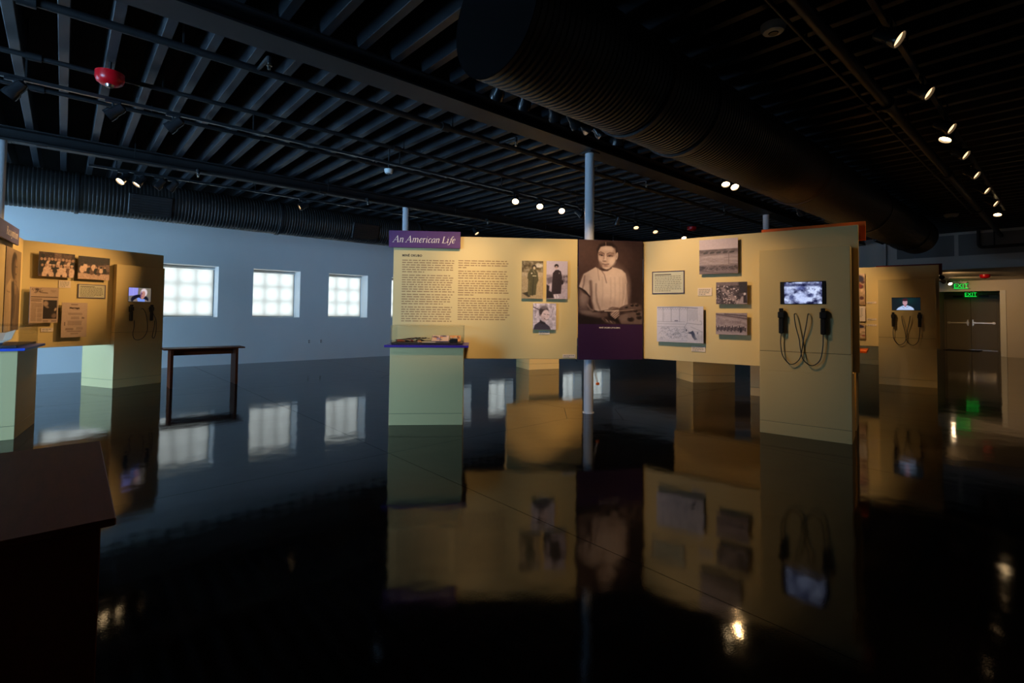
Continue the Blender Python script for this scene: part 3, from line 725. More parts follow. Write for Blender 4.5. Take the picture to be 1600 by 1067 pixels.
# purple title sign
t = thing('title_sign', 'purple sign lettered An American Life above the text panel', 'sign', FLP.at(-0.05, 0, 1.988), FLP.rz)
MB().bbox(0, 0.843, -0.05, -0.028, 0, 0.202, 0.003).build('sign_board', M_PURPLE, t)
MB().box(0.12, 0.72, -0.028, -0.0005, 0.03, 0.14).build('spacer_block', M_BOARD, t)
me, L = serif_mesh('sign_lettering', 'An American Life', 0.1, M_PALE)
o = link('sign_lettering', me, t); s_ = 0.73/L; o.scale = (s_, 1, s_*1.04); o.location = (0.048, -0.0515, 0.062)

# ------------------------------------------------------------------ pictures
def pic_portrait():
    p = Pic(150, 200, 0.76, (74, 54, 51)); q = lambda X, Y: (X/672, Y/895)
    Q = lambda *c: [q(c[i], c[i+1]) for i in range(0, len(c), 2)]
    E = lambda X, Y, rx, ry, col, rot=0, soft=0.5, op=1: p.ell(X/672, Y/895, rx/895, ry/895, col, rot, soft, op)
    Ln = lambda pts, wd, col, op=1, soft=None: p.line(pts, wd/895, col, op, soft/895 if soft else None)
    E(90, 170, 170, 210, (92,68,62), 0, 1.4, .8); E(560, 560, 190, 420, (50,37,37), 0, 1.2, .7); E(480, 180, 120, 160, (80,60,57), 0, 1.4, .6); E(100, 860, 260, 90, (40,29,29), 0, 1.0, .8)
    hair = (44,30,30)
    p.poly(Q(192,160,188,95,212,45,275,22,345,24,392,62,404,128,388,150,372,90,225,72,203,130), hair, .02)
    # arm
    p.poly(Q(4,515,60,548,112,608,112,660,92,745,30,752,4,742), (112,90,84), .03); E(55, 615, 42, 80, (158,134,123), .1, .9, .9); E(70, 560, 40, 18, (60,44,42), .5, .8, .7)
    p.poly(Q(14,745,100,738,238,772,312,768,300,812,200,832,95,820,30,792), (104,84,78), .03); E(110, 775, 95, 20, (140,118,108), .12, .9, .8); E(60, 835, 150, 28, (42,30,30), .1, .9, .8)
    p.poly(Q(112,640,125,620,160,740,190,760,150,765,115,720), (42,30,30), .03)
    # blouse
    p.poly(Q(172,290,100,335,50,365,25,430,0,503,40,522,75,545,118,605,138,680,150,742,205,757,420,722,470,695,514,682,508,570,500,470,506,440,490,350,450,312,390,293,347,287,330,306,290,328,240,326,195,302), (204,180,165), .012)
    E(330, 480, 150, 180, (216,194,180), 0, 1.2, .6); E(330, 690, 150, 60, (176,150,138), 0, 1.2, .5); E(500, 560, 40, 170, (160,136,125), 0, 1.0, .6); E(70, 420, 40, 60, (176,152,140), .4, 1.0, .6)
    Ln(Q(60,385,52,470,38,522), 12, (112,88,80), .75, 16); Ln(Q(122,445,130,560,128,650,152,742), 26, (98,75,69), .8, 24); Ln(Q(180,470,178,560,190,660,222,745), 14, (120,96,88), .65, 18)
    Ln(Q(150,500,152,640,180,740), 12, (196,172,158), .7, 14); Ln(Q(238,330,266,368,288,455), 9, (120,94,86), .7, 10); Ln(Q(195,302,200,350,212,430), 8, (140,115,105), .5, 12)
    for x in (245, 330, 375, 425, 460): Ln(Q(x,400,x+6,560,x-4,705), 10, (164,140,128), .35, 18)
    Ln(Q(490,470,485,600,465,690), 10, (226,206,192), .6, 12); Ln(Q(0,508,60,545,115,606), 14, (48,35,34), .9, 10); Ln(Q(92,690,120,735,150,752), 16, (170,146,134), .7, 14)
    # neck and face
    p.poly(Q(222,292,335,290,342,296,300,326,250,328,215,312), (70,51,47), .02)
    p.poly(Q(197,152,204,112,226,72,276,58,340,62,374,95,388,142,384,205,360,255,326,295,286,311,246,297,218,252,204,202), (186,160,147), .014)
    E(300, 88, 62, 22, (208,186,172), 0, 1.0, .8); E(346, 222, 34, 44, (218,197,183), .3, 1.0, .8); E(222, 205, 20, 34, (200,176,162), -.2, 1.0, .6); E(290, 298, 30, 12, (206,184,170), 0, .9, .7); E(226, 262, 18, 34, (122,98,90), -.3, 1.0, .7); E(368, 120, 16, 40, (150,125,115), .2, 1.0, .6)
    E(232, 150, 32, 17, (124,98,90), .1, .9, .85); E(324, 158, 38, 17, (128,102,94), 0, .9, .85)
    Ln(Q(203,137,226,123,264,143), 7, (86,64,58), .8, 7); Ln(Q(293,143,320,131,364,137), 7, (86,64,58), .8, 7)
    Ln(Q(210,156,232,158,254,167), 6, (44,30,28), .9, 5); Ln(Q(298,171,322,163,350,168), 6, (44,30,28), .9, 5); E(236, 163, 7, 6, (20,13,13)); E(320, 168, 7, 6, (20,13,13)); E(232, 172, 18, 4, (180,155,143), 0, .8, .6); E(326, 177, 20, 4, (180,155,143), 0, .8, .6)
    Ln(Q(262,150,258,205), 10, (140,113,103), .6, 12); Ln(Q(278,150,274,205), 9, (214,193,179), .8, 10); E(272, 212, 16, 10, (206,184,170), 0, .8, .7); E(266, 223, 20, 5, (78,56,51), 0, .8, .85)
    Ln(Q(244,252,274,259,312,253), 6, (76,50,47), .95, 5); E(278, 269, 24, 6, (146,112,103), 0, .8, .8); E(280, 280, 22, 4, (130,104,95), 0, .8, .6)
    E(396, 165, 11, 40, (206,183,169), .12, .4); E(395, 168, 4, 26, (124,98,90), .12, .8, .7); Ln(Q(279,20,281,56), 7, (178,152,140), .7, 7)
    # palette, hands, brushes
    p.poly(Q(462,712,520,682,600,668,655,690,664,735,560,745,462,738), (104,85,79), .03)
    p.poly(Q(398,852,432,800,520,768,668,748,668,893,442,893), (112,93,87), .02); E(480, 830, 40, 40, (134,113,105), 0, 1, .6)
    for (x, y, r_) in ((545,842,30),(636,822,26),(626,782,22),(598,752,18),(560,692,16),(610,690,18),(500,712,14)): E(x, y, r_*1.15, r_*.8, (40,29,29), 0, .6, .9); E(x-8, y-r_*.7, 12, 4, (160,138,128), 0, .8, .5)
    p.poly(Q(300,770,340,775,420,845,440,890,330,860), (36,26,26), .03); p.poly(Q(326,782,360,752,415,736,428,776,382,836,346,812), (150,125,114), .015)
    for k in range(4): Ln(Q(336+14*k,800+11*k,392+10*k,748+16*k), 9, (186,161,148), .9, 7); Ln(Q(343+14*k,806+11*k,398+10*k,756+16*k), 4, (78,58,53), .9, 4)
    Ln(Q(318,730,350,716,412,722), 16, (128,105,96), .9, 8); Ln(Q(330,728,410,726), 5, (60,44,42), .8, 5); Ln(Q(232,774,330,757), 6, (50,37,36), .95, 5)
    Ln(Q(272,755,420,750), 9, (216,195,178), .95, 5); Ln(Q(420,752,572,738), 9, (150,128,117), .95, 5)
    Ln(Q(252,835,290,862,372,882), 30, (104,85,78), .9, 16)
    for k in range(5): Ln(Q(262+22*k,838+8*k,282+22*k,862+6*k), 6, (164,141,130) if k % 2 else (46,34,33), .8, 5)
    p.a = np.clip((p.a-118)*1.1+116, 0, 240); return p.grain(34, 5, 3)
def pic_kimono():
    p = Pic(56, 92, 0.56, (176,152,112))
    p.blend(p.band(-.1,.30,.04), (120,104,74)).grain(14, 70, 5, oct=3, region=p.band(-.1,.30,.05)).ell(.8,.12,.1,.06,(225,212,190),0,.5,.8)
    p.blend(p.band(.32,.42,.02), (190,170,140), .6).grain(40, 16, 6)
    p.poly([(.03,.86),(.3,.82),(.4,.95),(.3,.96)], (52,46,30), .03)
    p.poly([(.40,.22),(.62,.2),(.74,.32),(.78,.52),(.70,.62),(.66,.90),(.36,.92),(.28,.88),(.30,.50),(.26,.46),(.28,.34)], (78,72,44), .02)
    p.line([(.55,.42),(.50,.92)], .02, (44,40,24), .8, .02).line([(.36,.55),(.34,.9)], .04, (110,100,64), .6, .03)
    p.ell(.58,.165,.052,.06,(40,32,24),0,.4).ell(.58,.19,.032,.042,(200,178,140),0,.4).ell(.46,.33,.02,.02,(225,210,180),0,.5).line([(.52,.40),(.66,.40)],.025,(205,190,150),.9,.01).line([(.52,.24),(.62,.33)],.012,(190,176,140),.7)
    return p.grain(60, 10, 8)
def pic_coat():
    p = Pic(56, 92, 0.56, (206,190,200))
    p.blend(p.band(.36,.62,.05), (164,148,156)).blend(p.band(.60,1.1,.06), (188,170,178)).grain(20, 22, 3, region=p.band(.38,1.1,.05))
    p.poly([(0,.62),(.14,.66),(.12,.78),(.3,.84),(.36,.98),(0,.99)], (34,24,28), .03).poly([(0,.45),(.25,.42),(.27,.55),(.08,.62)], (96,84,92), .04, .8).blobs(8,4,.8,1,.4,.55,.025,[(110,96,104),(70,58,64)])
    p.poly([(.42,.24),(.56,.23),(.68,.27),(.74,.42),(.72,.60),(.69,.86),(.24,.88),(.27,.52),(.30,.32)], (46,32,40), .02)
    p.ell(.74,.56,.04,.06,(40,28,34),0,.4).ell(.47,.13,.055,.05,(30,20,24),0,.4).ell(.47,.175,.038,.045,(205,176,170),0,.4).line([(.42,.16),(.52,.16)],.01,(90,66,66),.8)
    p.ell(.60,.32,.008,.02,(190,176,184),0,.6).line([(.38,.90),(.42,.97)],.03,(225,214,220),.9,.01).line([(.52,.89),(.56,.96)],.03,(225,214,220),.9,.01)
    return p.grain(60, 8, 8)
def pic_smile():
    p = Pic(64, 66, 0.95, (196,184,196))
    p.grain(9, 60, 4, oct=3).line([(0,.14),(.3,.26)],.035,(70,60,70),.9,.02).line([(.12,.0),(.10,.5)],.014,(90,78,88),.8).line([(.9,.1),(.8,.5)],.012,(90,78,88),.7)
    p.poly([(.02,1),(.08,.82),(.28,.70),(.52,.74),(.72,.88),(.78,1)], (62,56,72), .03).poly([(.30,.62),(.40,.68),(.55,.74),(.5,.8),(.3,.74)], (40,34,44), .03)
    p.ell(.47,.32,.20,.22,(60,50,56),.2,.3).ell(.46,.15,.16,.07,(150,138,146),.1,.6,.6)
    p.ell(.54,.46,.165,.22,(218,196,200),.25,.25).ell(.36,.48,.03,.06,(190,166,170),0,.5).ell(.45,.58,.08,.1,(160,138,146),.3,1,.5)
    p.line([(.46,.40),(.55,.42)],.018,(50,40,46),.9,.015).line([(.62,.42),(.70,.44)],.018,(50,40,46),.9,.015).line([(.60,.42),(.62,.53)],.014,(165,140,146),.8,.02)
    p.line([(.50,.58),(.58,.63),(.67,.60)],.028,(70,52,58),.9,.012).line([(.53,.595),(.58,.615),(.65,.60)],.013,(245,238,240),.9,.01)
    return p.grain(50, 10, 5)
def pic_field():
    p = Pic(84, 80, 1.07, (200,180,186))
    p.blend(p.band(.30,1.1,.02), (120,102,106)).blend(p.band(.30,.38,.03), (92,76,80)).grain(14, 45, 3, sy=3, oct=3, region=p.band(.30,.40,.02))
    for q in range(5): p.poly([(.1+.17*q,.39),(.16+.17*q,.365),(.24+.17*q,.37),(.22+.17*q,.41),(.12+.17*q,.42)], (44,34,38), .012)
    p.blend(p.band(.46,.74,.06), (158,140,144)).grain(10, 26, 6, sx=.6, sy=3, oct=3, region=p.band(.42,.78,.04)).line([(0,.54),(.3,.48),(1,.44)],.012,(176,160,164),.7)
    p.blend(p.band(.78,.90,.04), (84,68,72)).grain(26, 60, 9, sy=2, oct=2, region=p.band(.76,.92,.03)).line([(0,.90),(.5,.97),(.9,1)],.02,(70,56,60),.8)
    p.line([(.77,.40),(.77,.72)],.010,(70,56,60),.9); return p.grain(40, 8, 2)
def pic_crowd_diag():
    p = Pic(80, 64, 1.32, (74,58,62)); p.grain(10, 60, 3, oct=3)
    p.blobs(90, 5, 0, .75, .15, 1, .028, [(222,204,206),(160,142,146),(40,28,32),(30,20,24),(200,180,182)])
    p.poly([(.1,.22),(.2,.2),(.75,.8),(.72,1),(.6,.98)], (206,186,188), .05, .55).blobs(50, 8, .05, .8, .2, 1, .022, [(34,24,28),(210,190,192),(60,46,50)])
    p.blend(p.band(-.1,.16,.05), (126,108,112), .8).poly([(.72,.0),(1,.0),(1,.5),(.78,.5)], (44,32,36), .04).ell(.92,.55,.05,.06,(220,204,206),0,.4).poly([(.82,.66),(1,.62),(1,1),(.7,1)], (196,178,182), .05, .8).poly([(.88,.62),(.98,.6),(1,.95),(.88,.95)], (50,36,42), .03)
    return p.grain(40, 16, 5)
def pic_crowd_row():
    p = Pic(80, 60, 1.36, (160,142,146)); p.grain(8, 22, 3, sy=2)
    p.line([(.0,.06),(1,.26)],.07,(84,68,74),.8,.04).line([(.3,.05),(1,.14)],.05,(60,46,52),.8,.03).line([(.1,.2),(1,.42)],.02,(190,174,178),.6)
    for q in range(26):
        x = .02+.037*q; h = .03*math.sin(q*2.1)
        p.line([(x,.66+h),(x+.004,.80+h)],.045,(44,32,38) if q % 3 else (90,74,80),.9,.02); p.ell(x,.62+h,.018,.024,(186,166,168) if q % 2 else (60,46,50),0,.5)
    for q in range(16): p.line([(.04+.05*q,.40),(.04+.05*q,.48)],.022,(110,94,100),.8,.015); p.ell(.04+.05*q,.375,.012,.014,(60,48,52),0,.5)
    p.ell(.8,.78,.05,.12,(40,28,34),0,.5).blend(p.band(.9,1.1,.03), (176,158,162), .8); return p.grain(40, 12, 5)
def pic_drawing():
    p = Pic(116, 92, 1.30, (204,200,214)); ik = (92,98,120)
    p.line([(.02,.03),(.5,.02),(.88,.05)],.018,ik,.9)
    for x in (.14,.32,.50,.67): p.line([(x,.04),(x,.42)],.010,ik,.8)
    for q in range(12): p.line([(.02+.055*q,.05),(.05+.055*q,.10),(.08+.055*q,.05)],.006,ik,.6)
    for q in range(7): p.line([(.70+.028*q,.08),(.71+.028*q,.40-.02*(q % 3))],.008,ik,.7)
    for y in (.43,.49,.57): p.line([(.02,y),(.62,y)],.007,ik,.7)
    p.line([(.17,.17),(.17,.38)],.004,ik,.5).line([(.4,.4),(.46,.4)],.022,(60,66,92),.9).line([(.66,.46),(.96,.50),(.96,.40),(.93,.40)],.009,ik,.8).line([(.66,.46),(.60,.58),(.70,.70)],.009,ik,.8).line([(.74,.56),(.98,.69)],.007,ik,.7).line([(.7,.7),(.97,.69),(.97,.95)],.008,ik,.7)
    rng = np.random.RandomState(4)
    for q in range(75):
        x, y = .04+.58*rng.rand(), .60+.33*rng.rand(); a = rng.rand(3)*.06
        p.line([(x,y),(x+.02+a[0]*.5,y-.03-a[1]*.4),(x+.03+a[2],y+.01)],.006,ik,.35+.4*rng.rand())
    p.poly([(.66,.73),(.74,.70),(.78,.66),(.82,.74),(.84,.84),(.88,.90),(.82,.92),(.77,.84),(.75,.76)], (58,62,88), .015).ell(.645,.66,.016,.035,(66,70,96),0,.4).ell(.88,.73,.014,.03,(80,84,108),0,.5).ell(.9,.85,.12,.1,(170,168,184),0,1,.6)
    p.line([(.05,.95),(.4,.97),(.66,.95)],.01,ik,.5); return p.grain(30, 6, 2)
def figure(p, u, v, h, cloth, head, hat=None):
    p.ell(u, v-h*.30, h*.26, h*.42, cloth, 0, .35); p.ell(u, v-h*.82, h*.12, h*.15, head, 0, .4)
    if hat: p.ell(u, v-h*.95, h*.17, h*.07, hat, 0, .4)
def pic_group(seed, lightfloor=False):
    p = Pic(96, 76, 1.28, (80,62,57)); p.grain(6, 34, seed, oct=3); rng = np.random.RandomState(seed)
    dk, md, lt, sk = (34,24,23), (108,86,78), (196,170,154), (168,138,122)
    if lightfloor:
        p.blend(p.band(-.1,.3,.1), (46,34,32), .7).blend(p.band(.74,1.1,.05), (178,152,138)).poly([(.62,.38),(1,.30),(1,.62),(.66,.56)], (140,116,106), .03, .8)
        for k in range(3): p.line([(.62,.45+.06*k),(1,.38+.08*k)], .012, dk, .6)
        for (u, v, h, c) in ((.12,.70,.40,lt),(.22,.62,.42,lt),(.33,.72,.34,dk),(.42,.76,.36,md),(.48,.58,.36,lt),(.56,.74,.34,dk),(.64,.78,.36,md),(.72,.70,.30,lt),(.84,.68,.28,dk)): figure(p, u, v, h, c, sk if c != lt else dk)
        p.line([(.5,.74),(.97,.70)], .025, dk, .8)
    else:
        p.poly([(.06,.10),(.15,.10),(.15,.45),(.06,.45)], (22,15,14), .015).poly([(.42,.02),(.62,.02),(.62,.4),(.42,.4)], (136,112,102), .05, .6).poly([(.68,.05),(.9,.05),(.9,.42),(.68,.42)], (124,101,92), .05, .6)
        for k in range(10): figure(p, .06+.098*k+.02*rng.rand(), .62+.03*rng.rand(), .42, (dk, md, lt, dk)[rng.randint(4)], sk)
        for k in range(9): figure(p, .08+.105*k+.02*rng.rand(), .86+.04*rng.rand(), .40, (lt, md, dk, lt)[rng.randint(4)], sk, lt if rng.rand() < .45 else None)
        for k in range(5): figure(p, .14+.19*k+.03*rng.rand(), 1.02, .34, (lt, md, dk)[rng.randint(3)], (190,160,142), lt if rng.rand() < .6 else None)
    p.grain(30, 18, 5, oct=2); p.a = np.clip((p.a-100)*1.4+88, 6, 240); return p
def pic_standing():
    p = Pic(80, 110, 0.86, (140,117,90)); p.grain(4, 10, 3)
    p.poly([(.08,.46),(.34,.36),(.5,.42),(.52,1),(-.05,1),(.0,.6)], (172,145,108), .02).poly([(.62,.40),(.86,.46),(1.05,.62),(1.05,1),(.6,1)], (96,76,56), .02)
    p.poly([(.40,.40),(.64,.38),(.66,.70),(.60,1),(.44,1)], (46,35,27), .025).line([(.36,.40),(.46,.70),(.44,1)], .035, (112,90,66), .85, .02).line([(.64,.42),(.60,.7),(.56,1)], .03, (128,104,76), .8, .02)
    p.line([(.12,.50),(.12,.52),(.32,.53)], .012, (98,78,58), .8).line([(.20,.55),(.28,.8),(.26,1)], .014, (110,88,64), .7, .02).line([(.80,.5),(.72,.8),(.70,1)], .03, (134,110,82), .8, .02).line([(.9,.56),(.86,1)], .014, (60,46,34), .7, .02)
    p.ell(.54,.20,.17,.165,(40,29,21),.05,.2).ell(.62,.235,.105,.135,(104,80,58),.12,.35).ell(.68,.22,.045,.10,(160,132,98),.1,.7,.8).ell(.56,.27,.05,.09,(66,49,35),0,.8,.8)
    p.ell(.63,.205,.03,.010,(26,18,13),0,.6).ell(.72,.205,.02,.009,(26,18,13),0,.6).line([(.68,.21),(.70,.255)], .012, (84,62,44), .7).ell(.66,.30,.035,.010,(56,36,27),0,.6)
    p.poly([(.56,.38),(.70,.34),(.78,.42),(.72,.56),(.62,.54)], (128,102,76), .02).line([(.62,.38),(.74,.40)], .01, (70,52,38), .7).line([(.62,.42),(.75,.44)], .01, (70,52,38), .7).ell(.60,.90,.05,.06,(120,98,72),0,.6,.7)
    return p.grain(40, 6, 5)
def pic_news():
    p = Pic(80, 120, 0.65, (186,158,136)); ik = (74,56,50)
    rng = np.random.RandomState(2)
    for q in range(26):
        x = .05+.3*rng.rand(); y = .05+.12*rng.rand(); p.line([(x,y),(x+.02+.08*rng.rand(),y-.04*rng.rand()),(x+.05,y+.03*rng.rand())],.008,ik,.8)
    p.line([(.36,.15),(.6,.16)],.022,ik,.75).line([(.7,.09),(.9,.09)],.007,ik,.7).line([(.76,.12),(.86,.12)],.007,ik,.7)
    for (y, x1, wd) in ((.275,.96,.026),(.335,.40,.022),(.385,.38,.022)):
        x = .05
        while x < x1: w_ = .02+.05*rng.rand(); p.line([(x,y),(min(x+w_,x1),y)],wd,ik,.75); x += w_+.022
    for q in range(34):
        y = .44+.0155*q; p.line([(.06,y),(.42 if q % 9 else .2,y)],.006,ik,.55)
    p.line([(.245,.6),(.245,.97)],.02,(186,158,136),1)
    p.poly([(.46,.36),(.95,.36),(.95,.89),(.46,.89)], (36,24,22), .006).ell(.55,.46,.06,.08,(170,142,122),0,.6).ell(.6,.55,.05,.03,(140,114,98),.6,.6).ell(.9,.62,.025,.05,(190,162,140),.3,.5).ell(.86,.80,.06,.07,(120,96,84),.4,.7)
    for x in (.5,.8): p.line([(x-.02,.945),(x+.14,.945)],.02,ik,.6).line([(x-.02,.97),(x+.14,.97)],.01,ik,.5)
    return p.grain(30, 5, 5)
def pic_doc():
    p = Pic(80, 124, 0.64, (196,168,148)); ik = (80,60,56)
    rng = np.random.RandomState(5)
    for (y0, n, xa, xb, wd, g_) in ((.185,1,.40,.70,.006,.03),(.205,1,.42,.68,.006,.03),(.30,4,.25,.80,.007,.016),(.41,5,.36,.68,.006,.016),(.54,8,.24,.78,.006,.016),(.74,4,.16,.46,.010,.015),(.72,4,.58,.84,.006,.018),(.82,2,.22,.78,.010,.016),(.88,3,.36,.66,.006,.014)):
        for q in range(n):
            x = xa+.02*rng.rand()
            while x < xb: w_ = .02+.05*rng.rand(); p.line([(x,y0+g_*q),(min(x+w_,xb),y0+g_*q)],wd,ik,.6); x += w_+.018
    p.line([(.2,.525),(.82,.525)],.004,ik,.6).line([(.2,.70),(.82,.70)],.003,ik,.5).ell(.84,.44,.04,.02,ik,.4,.6,.6).line([(.78,.47),(.88,.44)],.012,ik,.6)
    for y in (.575,.61,.645): p.ell(.13,y,.012,.016,ik,0,.5,.9)
    x = .36
    for w_ in (.05,.05,.04,.04,.03,.05): p.line([(x,.055),(x+w_*.8,.055)],.016,ik,.8); x += w_
    return p.grain(30, 4, 5)
def pic_abstract(seed):
    p = Pic(50, 70, 0.7, (196,160,120)); p.grain(6, 70, seed, oct=3).blobs(22, seed, 0, 1, .1, .95, .05, [(80,40,44),(40,30,48),(220,190,150),(150,60,50)]); p.ell(.8,.16,.12,.1,(52,44,70),.6,.4); return p
def scr_cloud():
    p = Pic(96, 70, 1.46, (140,152,225)); n = p.noise_map(4, 11, oct=4); n2 = p.noise_map(7, 7, oct=3)
    v = np.clip((n*0.75+n2*0.35-0.36)/0.30, 0, 1)[..., None]; p.a = np.array((22,24,60))*(1-v)+np.array((205,218,255))*v
    p.ell(.47,.72,.27,.26,(196,210,255),0,.7,.75).ell(.12,.42,.2,.14,(200,214,255),0,.8,.8).ell(.44,.28,.18,.09,(96,108,170),0,.9,.7).blend(p.band(.08,.2,.08), (26,28,66), .7).ell(.2,.72,.08,.12,(60,68,120),0,.9,.7).ell(.72,.62,.1,.08,(60,68,120),0,.9,.5)
    return p.grain(26, 26, 4)
def scr_person():
    p = Pic(90, 52, 1.76, (10,26,34)); p.ell(.55,.25,.45,.3,(14,48,50),0,1.2,.8)
    p.poly([(.15,1),(.22,.82),(.36,.66),(.44,.62),(.56,.62),(.68,.72),(.76,.84),(.79,1)], (178,198,235), .04).line([(.36,.7),(.44,.85)],.03,(70,90,140),.8,.02).line([(.6,.68),(.52,.8)],.03,(70,90,140),.8,.02).poly([(.42,.6),(.53,.6),(.50,.74),(.46,.74)], (150,100,120), .03)
    p.ell(.47,.38,.15,.24,(196,150,160),0,.25).ell(.47,.17,.17,.12,(58,26,34),0,.4).ell(.47,.30,.10,.04,(170,126,134),0,.8,.5).line([(.41,.36),(.45,.36)],.03,(70,46,60),.8,.02).line([(.49,.36),(.53,.36)],.03,(70,46,60),.8,.02).line([(.44,.51),(.50,.51)],.025,(130,70,84),.8,.02)
    return p
def scr_elder():
    p = Pic(90, 56, 1.58, (112,104,98)); p.poly([(0,0),(.42,0),(.40,.55),(0,.6)], (150,150,235), .03).line([(.2,0),(.2,.55)],.02,(180,180,245),.8).poly([(.44,0),(1,0),(1,.6),(.5,.6)], (120,110,96), .04)
    p.ell(.5,.85,.62,.36,(16,18,34),0,.15)
    p.poly([(.17,1),(.26,.86),(.42,.70),(.56,.76),(.80,.86),(.9,1)], (128,112,104), .03).poly([(.36,.78),(.46,.70),(.56,.80),(.72,.80),(.74,1),(.42,1)], (120,150,235), .03)
    p.ell(.68,.34,.24,.30,(222,206,214),.1,.3).ell(.64,.52,.15,.30,(186,130,120),.2,.3).ell(.55,.5,.05,.26,(110,70,120),.15,.6,.8).ell(.60,.42,.05,.025,(90,54,60),0,.6).line([(.56,.62),(.64,.64)],.02,(110,60,66),.8,.02)
    return p

photo('sepia photograph of a standing figure in a long robe under trees', FLP, 1.537, 1.796, 1.402, 1.859, pic_kimono())
photo('photograph of a figure in a long dark coat and cap', FLP, 1.837, 2.096, 1.401, 1.862, pic_coat())
photo('small square photograph of a smiling face in a dark collar', FLP, 1.677, 1.957, 1.028, 1.346, pic_smile())
card('tiny caption card below the smiling face photograph', FLP, 1.754, 1.886, 0.970, 1.012, 3)
card('tiny caption strip at the lower right corner of the text panel', FLP, 2.048, 2.205, 0.686, 0.730, 2)

# --- portrait banner on the column
t = thing('portrait_banner', 'tall purple banner with a large portrait of a seated artist', 'banner', FBN.at(0, -0.03, 0.664), FBN.rz)
MB().bbox(0, 0.828, 0, 0.030, 0, 1.476, 0.002).build('banner_board', M_DPURPLE, t)
link('portrait_print', pic_portrait().mesh('portrait_print', 0.002, 0.826, 0.436, 1.474, -0.0008, M_PRINT), t)
o = link('banner_lettering', text_mesh('MINÉ OKUBO (1912-2001)', 0.0225, M_PALE, 0, 1.06, 0, 1.0, 'LEFT', 0.0009), t); o.location = (0.263, -0.0012, 0.385)
# cords beside the column under the banner
t = thing('power_cord', 'two pale thin cords hanging beside the central column', 'cord', (4.97, 3.95, 0.37))
for k in (0, 1): MB().tube([(-0.045+0.03*k,0.05,0.40),(-0.035+0.032*k,0.045,0.20),(0.0+0.022*k,0.03,0.05),(0.02+0.01*k,0.02,0.0)], 0.004, 8).build('cord_strand', M_COL, t, True)
MB().bbox(0.005,0.045,0.005,0.035,-0.03,0.0,0.004).build('cord_plug', M_ORANGE, t)

# --- right main panel
panel('cream exhibit panel angled to the right with archive pictures', FRP, 0.0, 2.238)
card('framed text card left of the landscape photograph on the right panel', FRP, 0.12, 0.519, 1.481, 1.758, 9, M_CARDG, M_INKG, M_DPURPLE, seed=21, head=True)
photo('large photograph of a wide field with low huts', FRP, 0.706, 1.129, 1.700, 2.099, pic_field(), 0.04)
card('small blank-looking caption card left of the diagonal crowd photograph', FRP, 0.675, 0.836, 1.452, 1.543, 4, seed=22)
photo('dark photograph of a crowd along a diagonal path', FRP, 0.895, 1.224, 1.352, 1.600, pic_crowd_diag(), 0.045)
photo('photograph of a long row of waiting people', FRP, 0.891, 1.221, 1.008, 1.252, pic_crowd_row(), 0.045)
photo('pale ink drawing of a building and a crowd of figures', FRP, 0.196, 0.751, 0.897, 1.325, pic_drawing(), 0.04)
card('small caption card below the ink drawing', FRP, 0.601, 0.761, 0.796, 0.857, 4, seed=23)
t = thing('title_sign', 'orange sign board fixed to the back of the right panel', 'sign', FRP.at(1.344, PT, 1.99), FRP.rz)
MB().bbox(0, 0.953, 0.03, 0.052, 0, 0.195, 0.003).build('sign_board', M_ORANGE, t); MB().box(0.2,0.7,0.0005,0.03,0.02,0.13).build('spacer_block', M_BOARD, t)

# --- video kiosks
def kiosk(lab, fr, u0, y0, wd, depth, pic, scr, front=0.2, ztop=1.915, hs=None):
    t = thing('video_kiosk', lab, 'kiosk', fr.at(u0, y0, 0), fr.rz)
    MB().bbox(0, wd, 0.0, depth, 0, 0.126, 0.002).build('base_band', M_CREAM, t)
    MB().box(0.004, wd-0.004, 0.004, depth-0.004, 0.126, 0.129).build('shadow_gap', M_INKD, t)
    MB().bbox(0, wd, 0.0, depth, 0.129, ZB-0.014, 0.002).box(0, wd, 0.0, front-0.002, ZB-0.014, 0.856).build('lower_body', M_CREAM, t)
    MB().box(0.004, wd-0.004, 0.004, front-0.004, 0.856, 0.859).build('shadow_gap', M_INKD, t)
    MB().bbox(0, wd, 0.0, front-0.002, 0.859, ztop, 0.003).build('upper_body', M_CREAM, t)
    s = MB().box(scr[0], scr[1], -0.004, 0.0, scr[2], scr[3]).build('screen', M_BLKPL, t)
    link('video_picture', pic.mesh('video_picture', scr[4], scr[5], scr[2]+0.006, scr[3]-0.006, -0.005, M_SCREEN), s)
    return t
def smooth(pts, n=8):
    P = [Vector(p) for p in pts]; Q = []
    for i in range(len(P)-1):
        a, b, c, d = P[max(i-1,0)], P[i], P[i+1], P[min(i+2,len(P)-1)]
        for k in range(n):
            t = k/n; Q.append(0.5*((2*b)+(c-a)*t+(2*a-5*b+4*c-d)*t*t+(3*b-a-3*c+d)*t**3))
    return Q+[P[-1]]
def handset(lab, fr, u, y0, ztop, path):
    t = thing('audio_handset', lab, 'handset', fr.at(u, y0, ztop), fr.rz, 'audio handsets on the kiosks')
    MB().bbox(-0.024,0.024,-0.012,0,-0.115,-0.03,0.003).build('cradle', M_BLKPL, t)
    MB().bbox(-0.030,0.030,-0.052,-0.012,-0.105,-0.035,0.008).bbox(-0.019,0.019,-0.046,-0.014,-0.036,0.0,0.006).build('earpiece', M_BLKPL, t)
    MB().bbox(-0.023,0.021,-0.048,-0.014,-0.262,-0.104,0.008).build('grip', M_BLKPL, t)
    pts = smooth([(a-u, b, z-ztop) for a, b, z in path])
    MB().tube(pts, 0.0048, 8).build('cord', M_CORD, t, True)
